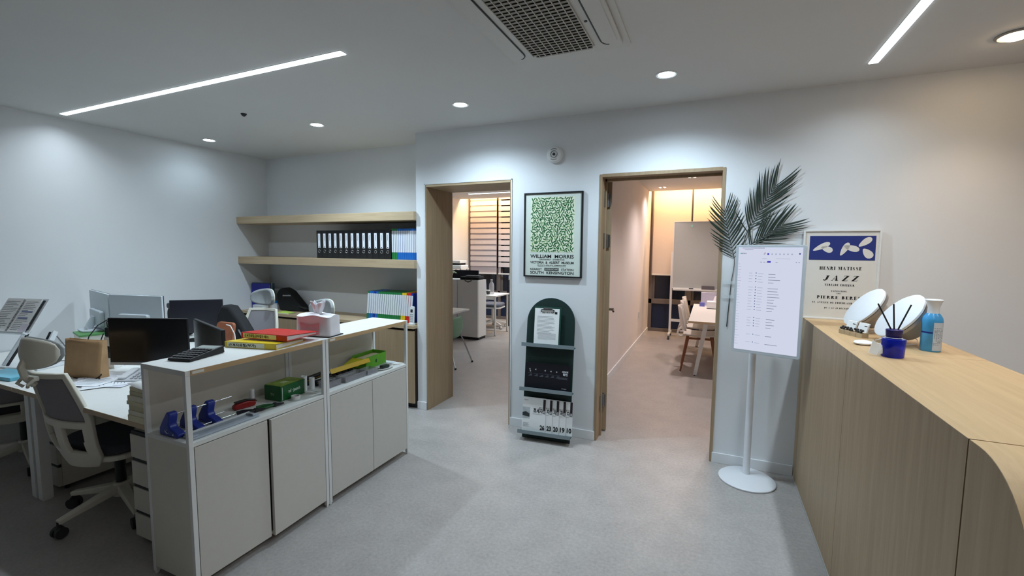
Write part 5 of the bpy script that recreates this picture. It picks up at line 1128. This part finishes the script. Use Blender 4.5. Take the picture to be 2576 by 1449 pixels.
for k, nmb in enumerate(nums):
    x = -.095+.054*k; yk = -.040+.006*k
    t = on_rack('booklet', 'white booklet on the lowest rack ledge printed with the number %s' % ['twenty-six', 'twenty-three', 'twenty', 'nineteen', 'ten'][k], 'booklet', x, .0605, yk, group='white booklets on the rack')
    MB().box(-.098, .098, 0, .004, 0, .278-.002*k).build('cover', mat('booklet_white', (226, 228, 228), .5, var=.01), t, bevel=.0006)
    MB().box(.076, .096, -.0007, -.0001, .155, .270).build('dark_band', mat('band_dark', (38, 28, 34), .5), t)
    MB().flat(shift(text_polys(nmb, .050, .038, bold=.04), .074, .026), (0, -.0009, 0), (1, 0, 0), (0, 0, 1)).build('issue_number', M_ink, t)
    MB().flat(shift(text_polys('조세자' if k == 0 else '자', .040, .080 if k == 0 else .024, align='RIGHT', bold=.03), .075, .160), (0, -.0009, 0), (1, 0, 0), (0, 0, 1)).build('lettering', M_ink, t)
    MB().flat(shift(text_polys('료', .026, .018, bold=.02), .086, .160), (0, -.0011, 0), (1, 0, 0), (0, 0, 1)).build('lettering', mat('print_white2', (214, 216, 222)), t)
    MB().flat(shift(text_polys('주간', .018, .03, align='RIGHT', bold=.02), .072, .192), (0, -.0009, 0), (1, 0, 0), (0, 0, 1)).build('lettering', mat('olive_ink', (120, 116, 108), .6), t)
    MB().flat([R4(-.01, .07, .146, .148)], (0, -.0009, 0), (1, 0, 0), (0, 0, 1)).build('rule_line', mat('olive_ink', (120, 116, 108), .6), t)
    if k == 0:
        MB().flat([R4(-.096, -.034, .105, .195)], (0, -.0007, 0), (1, 0, 0), (0, 0, 1)).build('cover_photo', mat('photo_grey', (170, 176, 178), .6, var=.3, scale=18), t)
        MB().flat([[(-.096, .125), (-.036, .118), (-.036, .145), (-.07, .16), (-.096, .15)]], (0, -.0009, 0), (1, 0, 0), (0, 0, 1)).build('photo_roof', mat('photo_dark', (44, 50, 52), .6, var=.2), t)
        MB().flat([R4(-.088, -.05+.02*rr.random(), .04+.007*i, .042+.007*i) for i in range(5)]+[R4(-.085, -.05, .255, .257), R4(-.085, -.055, .25, .252)], (0, -.0009, 0), (1, 0, 0), (0, 0, 1)).build('print_lines', M_inkg, t)['kind'] = 'stuff'

# ================================================================== MEETING ROOM
M_blind = mat('roller_fabric', (226, 214, 206), .9, var=.02, scale=60)
for x0, x1, lab in ((-1.03, -.36, 'plain pale roller blind of the meeting room beside the side wall'), (-.33, .56, 'plain pale roller blind behind the whiteboard')):
    t = thing('roller_blind', lab, 'blind', ((x0+x1)/2, 8.84, 1.09), group='plain roller blinds')
    MB().box(x0, x1, 8.855, 8.858, 1.10, 2.74).build('blind_fabric', M_blind, t, world=True)
    MB().cyl((x0, 8.856, 2.76), (x1, 8.856, 2.76), .025).build('roller', M_metalw, t, world=True, smooth=True)
    MB().box(x0, x1, 8.848, 8.865, 1.075, 1.10).build('bottom_bar', M_metalw, t, world=True, bevel=.003)
tag(MB().tube([(-1.035, 8.84, 2.70), (-1.035, 8.84, .92), (-1.027, 8.84, .89), (-1.02, 8.84, .92), (-1.02, 8.84, 2.70)], .004, 5).build('blind_chain', mat('chain_dark', (96, 70, 58), .5)), 'thin bead chain hanging beside the plain roller blind', 'chain')
t = thing('wall_outlet', 'white socket plate low on the meeting room side wall', 'outlet', (-1.07, 7.65, .46))
MB().box(0, .008, -.06, .06, -.07, .07).build('plate', M_metalw, t, bevel=.002); MB().box(.0081, .010, -.035, .035, -.045, -.005).build('socket', mat('socket_grey', (196, 192, 190), .5), t); MB().box(.0081, .010, -.035, .035, .005, .045).build('socket', mat('socket_grey', (196, 192, 190)), t)
t = thing('light_switch', 'small white switch plate behind the open door', 'switch', (-1.07, 4.95, 1.46))
MB().box(0, .008, -.035, .035, -.06, .06).build('plate', M_metalw, t, bevel=.002); MB().box(.0081, .011, -.02, .02, -.04, -.003).build('rocker', M_dark, t); MB().box(.0081, .011, -.02, .02, .003, .04).build('rocker', M_dark, t)
# table
t = thing('meeting_table', 'white meeting table with oak edge and slanted white legs', 'table', (.35, 6.6, 0))
MB().box(-.215, .95, 5.62, 7.50, .700, .722).build('table_top', M_white, t, world=True, bevel=.001); MB().box(-.217, .95, 5.617, 5.62, .698, .7225).build('edge_band', M_oakx, t, world=True)
for (a, b) in (((-.02, 5.74, .70), (-.125, 5.94, .01)), ((.75, 5.74, .70), (.86, 5.94, .01)), ((-.04, 7.36, .70), (-.155, 7.75, .01)), ((.75, 7.36, .70), (.86, 7.7, .01))):
    lg = MB().bar(a, b, .05, .05, .04, .04, up=(0, 1, 0)).build('leg', M_metalw, t, world=True); MB().cyl((b[0], b[1], 0), (b[0], b[1], .012), .022).build('foot_cap', M_black, lg, world=True)
MB().box(-.03, .77, 5.76, 5.79, .66, .70).build('apron', M_metalw, t, world=True)
# shell chairs
M_shell = mat('shell_white', (226, 220, 212), .45, var=.01); M_beech = wood('leg_wood', (150, 92, 58), (122, 72, 44), 'z')
def shell_chair(loc, rz, label):
    t = thing('shell_chair', label, 'chair', loc, rz=rz, group='white shell chairs at the meeting table')
    # local: faces +x
    MB().grid(lambda u, v: (-.20+.42*v-.01*math.sin(PI*v), (u-.5)*(.42-.05*v), .455+.03*(2*u-1)**2-.015*math.sin(PI*v)+(.02 if v > .9 else 0)), 10, 10).build('seat', M_shell, t, solid=.014, smooth=True)
    MB().grid(lambda u, v: (-.225-.05*v+.06*(2*u-1)**2*(1-.3*v), (u-.5)*(.36+.06*v-.10*v**4), .52+.31*v), 10, 10).build('backrest', M_shell, t, solid=.014, smooth=True)
    for s in (-1, 1): MB().tube([(-.17, s*.16, .462), (-.235, s*.165, .452), (-.268, s*.168, .478), (-.255, s*.168, .53), (-.215, s*.165, .57)], .013, 8).build('side_bracket', M_shell, t, smooth=True)
    for sx, sy in ((-1, -1), (-1, 1), (1, -1), (1, 1)): MB().bar((sx*.14, sy*.15, .438), (sx*.215, sy*.20, 0.0), .038, .038, .022, .022, up=(0, 1, 0)).build('leg', M_beech, t, bevel=.004)
    for s in (-1, 1): MB().box(-.15, .15, s*.1475-.0125, s*.1475+.0125, .415, .438).build('seat_rail', M_beech, t)
    return t
sc0 = shell_chair((-.095, 6.28, 0), .03, 'white shell chair with brown wooden legs at the near end of the meeting table')
sc0['label'] = 'white shell chair with brown wooden legs closest to the open meeting room door'
dup(sc0, (-.10, 6.88, 0), -.02, 'white shell chair in the middle of the meeting table side'); dup(sc0, (-.105, 7.42, 0), .02, 'white shell chair at the whiteboard end of the meeting table')
# whiteboard
t = thing('whiteboard', 'mobile whiteboard on a white caster frame', 'whiteboard', (0.0, 8.35, 0))
MB().box(-.60, .62, 8.335, 8.355, .90, 2.03).build('board', mat('board_grey', (186, 190, 188), .3, var=.01), t, world=True)
for a in ((-.612, -.60, .885, 2.04), (.62, .632, .885, 2.04)): MB().box(a[0], a[1], 8.33, 8.36, a[2], a[3]).build('board_edge', M_metalw, t, world=True)
for a in ((.885, .90), (2.03, 2.042)): MB().box(-.60, .62, 8.33, 8.36, a[0], a[1]).build('board_edge', M_metalw, t, world=True)
for x in (-.625, .645):
    MB().box(x-.018, x+.018, 8.362, 8.392, .085, 1.52).build('upright', M_metalw, t, world=True)
    ft = MB().bar((x, 8.15, .085), (x, 8.60, .085), .035, .03).build('foot_bar', M_metalw, t, world=True)
    for y in (8.16, 8.59):
        MB().cyl((x-.012, y, .032), (x+.012, y, .032), .032).cyl((x, y, .05), (x, y, .075), .01).build('caster', M_tire, ft, world=True, smooth=True)
MB().box(-.607, .627, 8.364, 8.39, .29, .335).build('cross_bar', M_metalw, t, world=True)
MB().box(-.59, .61, 8.25, 8.335, .855, .885).build('pen_tray', M_metalw, t, world=True, bevel=.003)
t = thing('board_eraser', 'grey wire basket on the whiteboard tray', 'basket', (-.03, 8.29, .8852))
MB().box(-.10, .10, -.03, .03, 0, .006).build('basket_floor', M_steel, t)
for a in ((-.10, .10, -.03, -.027), (-.10, .10, .027, .03), (-.10, -.097, -.027, .027), (.097, .10, -.027, .027)): MB().box(*a, .006, .06).build('basket_side', mat('basket_grey', (120, 116, 122), .5, alpha=.8), t)
tag(place(MB().cyl((-.05, 0, .008), (.02, 0, .008), .008).build('marker', M_ink, smooth=True), (-.28, 8.29, .8852)), 'black marker pen on the whiteboard tray', 'marker')
tag(place(MB().lathe([(.02, 0), (.02, .006), (.001, .007)], 16, Matrix.Rotation(PI/2, 4, 'X')).build('board_magnet', mat('mint', (170, 226, 206), .4), smooth=True), (-.32, 8.3345, 1.965)), 'pale mint round magnet on the whiteboard', 'magnet')
# on the table
t = thing('tissue_box', 'white cloth covered tissue box on the meeting table', 'tissue box', (.10, 7.0, .7222))
MB().prism(rrect(.26, .14, .02), (0, 0, .004), (1, 0, 0), (0, 1, 0), (0, 0, .10)).build('fabric_cover', M_tis, t, bevel=.01, seg=3, smooth=True); MB().box(-.13, .13, -.07, .07, 0, .004).build('base_tray', M_black, t)
MB().grid(lambda u, v: (.045*(1-.4*v)*math.cos(2*PI*u)*(1+.2*math.sin(6*PI*u)), .03*(1-.4*v)*math.sin(2*PI*u), .104+.07*v), 20, 5).grid(lambda u, v: (.027*(1-v)*math.cos(2*PI*u)*(1+.2*math.sin(6*PI*u)), .018*(1-v)*math.sin(2*PI*u), .174+.008*v), 20, 2).build('tissue', M_tis, t, smooth=True)
t = thing('lilac_box', 'pale lilac carton on the meeting table behind the tissue box', 'box', (.075, 7.36, .7222))
MB().box(-.19, .19, -.03, .03, 0, .20).build('carton_body', mat('lilac', (206, 204, 224), .5), t, bevel=.003); MB().box(-.19, -.15, -.05, -.031, 0, .02).build('navy_base', mat('navy_base', (40, 40, 120), .5), t)
tag(MB().box(-.13, -.06, 7.18, 7.24, .7222, .78).build('blue_box', mat('box_blue', (110, 116, 200), .5), bevel=.002), 'small blue box beside the tissue box on the meeting table', 'box')
t = thing('potted_plant', 'leafy green plant standing on the meeting table by the whiteboard', 'plant', (.36, 7.43, .7222))
MB().lathe([(.05, 0), (.06, .10), (.055, .10), (.05, .09), (.001, .09)], 20).build('pot', M_white, t, smooth=True)
rr = random.Random(2)
for k in range(14):
    a = rr.uniform(0, 2*PI); el = rr.uniform(.5, 1.2); b = Vector((0, 0, .14+.22*rr.random())); d = Vector((math.cos(a)*math.cos(el), math.sin(a)*math.cos(el), math.sin(el)*.7)); s_ = d.cross(Vector((0, 0, 1))).normalized(); st = b+d*.09
    MB().add([st, st+d*.05+s_*.018, st+d*.11, st+d*.05-s_*.018], [(0, 1, 2, 3)]).build('leaf', mat('leaf_dark', (30, 56, 34), .5, var=.2), t, solid=.001)
    if k < 6: MB().tube([(0, 0, .09), b, st], .0025, 5).build('stem', M_leafd, t)

# ================================================================== LEFT REAR ROOM
def zebra(x0, x1, z0, label, gap, dark):
    t = thing('zebra_blind', label, 'blind', ((x0+x1)/2, 8.84, z0), group='striped zebra blinds')
    pitch = .121; z = 2.70; m1 = mat('zebra_pale', (214, 204, 204), .9, var=.02)
    MB().cyl((x0, 8.85, 2.76), (x1, 8.85, 2.76), .025).build('roller', M_metalw, t, world=True, smooth=True)
    if not dark: MB().box(x0, x1, 8.863, 8.865, z0, 2.74).build('sheer_layer', mat('zebra_sheer', (178, 168, 172), .9, var=.02), t, world=True)
    else: MB().box(x0, x0+.05, 8.863, 8.865, z0, 2.74).build('sheer_layer', mat('zebra_sheer', (178, 168, 172)), t, world=True)
    while z-pitch > z0-.001:
        MB().box(x0, x1, 8.850, 8.853, z-pitch+gap, z).build('blind_band', m1, t, world=True); z -= pitch
    if dark:
        for xx in (x0+.01, x1-.012): MB().box(xx, xx+.002, 8.854, 8.856, z0, 2.74).build('edge_cord', m1, t, world=True)
    MB().box(x0, x1, 8.84, 8.866, z0-.03, z0).build('bottom_bar', M_metalw, t, world=True, bevel=.003)
zebra(-4.93, -4.285, 1.02, 'pale striped blind next to the side wall of the rear room', .035, False)
zebra(-4.235, -3.25, 1.02, 'half open striped blind with dark gaps in the rear room', .026, True)
zebra(-3.20, -2.25, 1.02, 'striped blind hidden beyond the passage jamb', .026, True)
def tall_cab(x0, x1, label):
    t = thing('storage_cabinet', label, 'cabinet', ((x0+x1)/2, 6.77, 0), group='white cabinets in the rear room')
    MB().box(x0+.001, x1-.001, 6.645, 6.92, .045, 1.02).build('carcass', M_metalw, t, world=True, bevel=.001); MB().box(x0+.01, x1-.01, 6.66, 6.91, 0, .045).build('plinth', M_black, t, world=True)
    MB().box(x0+.004, x1-.004, 6.622, 6.642, .05, 1.015).build('door', M_metalw, t, world=True, bevel=.001)
tall_cab(-3.945, -3.545, 'white cabinet at the passage side of the rear room, carrying a black bag'); tall_cab(-4.38, -3.948, 'white cabinet set back behind the passage jamb')
t = thing('black_case', 'flat black laptop bag lying on the white cabinet', 'bag', (-3.74, 6.77, 1.0205), rz=.06)
MB().prism(rrect(.36, .24, .03), (0, 0, 0), (1, 0, 0), (0, 1, 0), (0, 0, .05)).build('bag_body', mat('bag_black', (14, 14, 16)), t, bevel=.012, seg=2); MB().prism(rrect(.26, .14, .05, cx=.02), (0, 0, .051), (1, 0, 0), (0, 1, 0), (0, 0, .02)).build('folded_cloth', mat('cloth_grey', (90, 92, 98), .8), t, bevel=.008)
MB().tube([(-.06, -.125, .02), (-.055, -.16, -.015), (.0, -.165, -.035), (.055, -.16, -.015), (.06, -.125, .02)], .008, 6).build('handle', M_black, t, smooth=True)
t = thing('desk_screen', 'black privacy screen standing behind the white cabinet', 'screen', (-4.1, 7.0, 0))
MB().box(-4.55, -3.735, 6.98, 7.01, .05, 1.165).build('panel', mat('screen_cloth', (24, 25, 34), .9, var=.05), t, world=True, bevel=.003)
for x in (-4.5, -3.8): MB().box(x, x+.06, 6.94, 7.05, 0, .05).build('foot', M_black, t, world=True)
M_dsk = M_white
t = thing('rear_desk', 'white desk with metal legs by the rear window', 'desk', (-3.95, 7.4, 0))
MB().box(-4.45, -3.43, 7.06, 7.66, .70, .722).build('desk_top', M_white, t, world=True, bevel=.001)
for x, y in ((-3.46, 7.10), (-3.46, 7.62), (-4.42, 7.10), (-4.42, 7.62)):
    lg = MB().box(x-.014, x+.014, y-.014, y+.014, .01, .70).build('leg', M_metalw, t, world=True); MB().cyl((x, y, 0), (x, y, .01), .014).build('foot', M_black, lg, world=True)
MB().box(-4.40, -3.47, 7.09, 7.11, .65, .70).build('rail', M_metalw, t, world=True)
t = thing('water_bottle', 'clear plastic bottle on the rear desk', 'bottle', (-3.66, 7.36, .7222))
MB().lathe([(.045, 0), (.048, .01), (.048, .15), (.040, .19), (.018, .225), (.016, .25), (.001, .25)], 24).build('bottle_body', mat('pet_clear', (214, 210, 212), .1, alpha=.45, var=0), t, smooth=True); MB().cyl((0, 0, .25), (0, 0, .268), .019).build('cap', M_white, t, smooth=True)
t = thing('paper_cup', 'striped paper cup on the rear desk', 'cup', (-3.64, 7.18, .7222))
MB().lathe([(.028, 0), (.038, .09), (.036, .09), (.027, .004), (.001, .004)], 20).build('cup_wall', M_paper, t, smooth=True); MB().lathe([(.0300, .015), (.0365, .07), (.0364, .07), (.0299, .015)], 20).build('print_band', mat('cup_band', (60, 60, 62), .6), t, smooth=True)
t = thing('window_carton', 'white carton on the window side shelf', 'box', (-3.60, 8.25, .62))
MB().box(-.09, .09, -.06, .06, .31, .40).build('carton_body', M_paper, t, bevel=.002); MB().box(-.07, .03, -.05, .05, .401, .43).build('carton_lid', mat('carton_brown', (190, 160, 130), .7), t)
MB().box(-.12, .12, -.08, .08, -.62, .309).build('pedestal', mat('tower_dark', (26, 28, 40), .6), t)
t = thing('swivel_chair', 'grey seated swivel chair with white base under the rear desk', 'chair', (-3.90, 7.90, 0), rz=1.7)
MB().prism(rrect(.44, .42, .12), (0, 0, .42), (1, 0, 0), (0, 1, 0), (0, 0, .07)).build('seat', mat('seat_grey', (96, 100, 112), .9), t, bevel=.025, seg=3, smooth=True)
MB().prism(rrect(.45, .43, .12), (0, 0, .395), (1, 0, 0), (0, 1, 0), (0, 0, .024)).build('seat_pan', M_metalw, t, bevel=.006); MB().cyl((0, 0, .13), (0, 0, .395), .025).build('gas_column', M_metalw, t, smooth=True)
MB().prism(rrect(.40, .40, .06), (0, .22, .52), (1, 0, 0), (0, .18, 1), (0, .04, 0)).build('backrest', mat('seat_grey', (96, 100, 112)), t, bevel=.015) if False else MB().grid(lambda u, v: ((u-.5)*.40, .22+.05*v-.05*(2*u-1)**2, .50+.36*v), 8, 6).build('backrest', mat('seat_grey', (96, 100, 112)), t, solid=.03, smooth=True)
MB().bar((0, .10, .40), (0, .235, .58), .05, .02).build('back_bracket', M_metalw, t)
for k in range(5):
    a = 2*PI*k/5+.3; d = Vector((math.cos(a), math.sin(a), 0)); lg = MB().bar(d*.02+Vector((0, 0, .14)), d*.28+Vector((0, 0, .08)), .045, .035, .028, .02).build('base_leg', M_metalw, t, bevel=.004)
    n = Vector((-d.y, d.x, 0)); c = d*.275; MB().cyl(c+n*.022+Vector((0, 0, .028)), c-n*.022+Vector((0, 0, .028)), .028).cyl(c+Vector((0, 0, .03)), c+Vector((0, 0, .08)), .008).build('caster', mat('caster_pale', (186, 182, 178), .5), lg, smooth=True)
t = thing('small_printer', 'small white printer on a stand in the rear room corner', 'printer', (-4.74, 8.0, 0))
MB().box(-.15, .15, -.15, .15, 1.15, 1.21).build('lower_body', M_metalw, t, bevel=.01); MB().box(-.11, .10, -.12, .12, 1.21, 1.25).build('paper_slot', M_dark, t); MB().box(-.13, .12, -.14, .14, 1.25, 1.305).build('upper_body', M_metalw, t, bevel=.008)
for x in (-.13, .13):
    for y in (-.13, .13): MB().box(x-.015, x+.015, y-.015, y+.015, 0, 1.13).build('stand_leg', M_metalw, t)
MB().box(-.16, .16, -.16, .16, 1.13, 1.15).build('stand_top', M_white, t)
t = thing('trailing_plant', 'green leaves of a plant peeking past the passage jamb', 'plant', (-4.20, 6.79, 1.0205))
MB().lathe([(.045, 0), (.06, .09), (.055, .09), (.001, .08)], 18).build('pot', M_white, t, smooth=True)
for k in range(9):
    a = -.9+.35*k; d = Vector((math.cos(a), math.sin(a)*.6-.2, .15)); s_ = Vector((-d.y, d.x, 0)).normalized()
    MB().add([(0, 0, .08), d*.07+s_*.03+Vector((0, 0, .13)), d*.17+Vector((0, 0, .07)), d*.07-s_*.03+Vector((0, 0, .13))], [(0, 1, 2, 3)]).build('leaf', mat('leaf_mid', (70, 104, 58), .5, var=.2), t, solid=.001)
# green shell chair and small table just inside
t = thing('side_table', 'white side table top beside the green chair', 'table', (-3.45, 5.20, 0))
MB().box(-3.85, -3.05, 4.85, 5.45, .690, .712).build('table_top', M_white, t, world=True, bevel=.002); MB().cyl((-3.70, 5.15, .02), (-3.70, 5.15, .69), .03).build('column', M_metalw, t, world=True, smooth=True); MB().lathe([(.135, 0), (.135, .012), (.03, .02), (.001, .02)], 32, Matrix.Translation((-3.70+3.45, 5.15-5.20, 0))).build('base', M_metalw, t, smooth=True)
t = thing('green_chair', 'mint green shell chair with thin metal legs in the rear room', 'chair', (-3.28, 5.10, 0))
M_mint = mat('mint_shell', (122, 160, 132), .5, var=.02)
MB().grid(lambda u, v: (-.22+.44*u, -.20+.40*v, .42+.03*(2*u-1)**2+.02*(2*v-1)**2), 8, 8).build('seat', M_mint, t, solid=.012, smooth=True)
MB().grid(lambda u, v: (.215+.02*math.sin(PI*v), -.20+.40*u, .33+.31*v) if False else (.20+.03*v+.02*math.sin(PI*v)-.03*(2*u-1)**2, (-.20+.40*u)*(1-.15*(2*v-1)**2), .36+.285*v), 8, 8).build('backrest', M_mint, t, solid=.012, smooth=True)
for sx, sy in ((-1, -1), (-1, 1), (1, -1), (1, 1)):
    lg = MB().tube([(sx*.10, sy*.10, .405), (sx*.19, sy*.15, .40), (sx*.22, sy*.17, .33), (sx*.34, sy*.22, .012)], .010, 8).build('leg', M_chrome, t, smooth=True); MB().cyl((sx*.342, sy*.22, 0), (sx*.342, sy*.22, .02), .014).build('foot', M_black, lg)
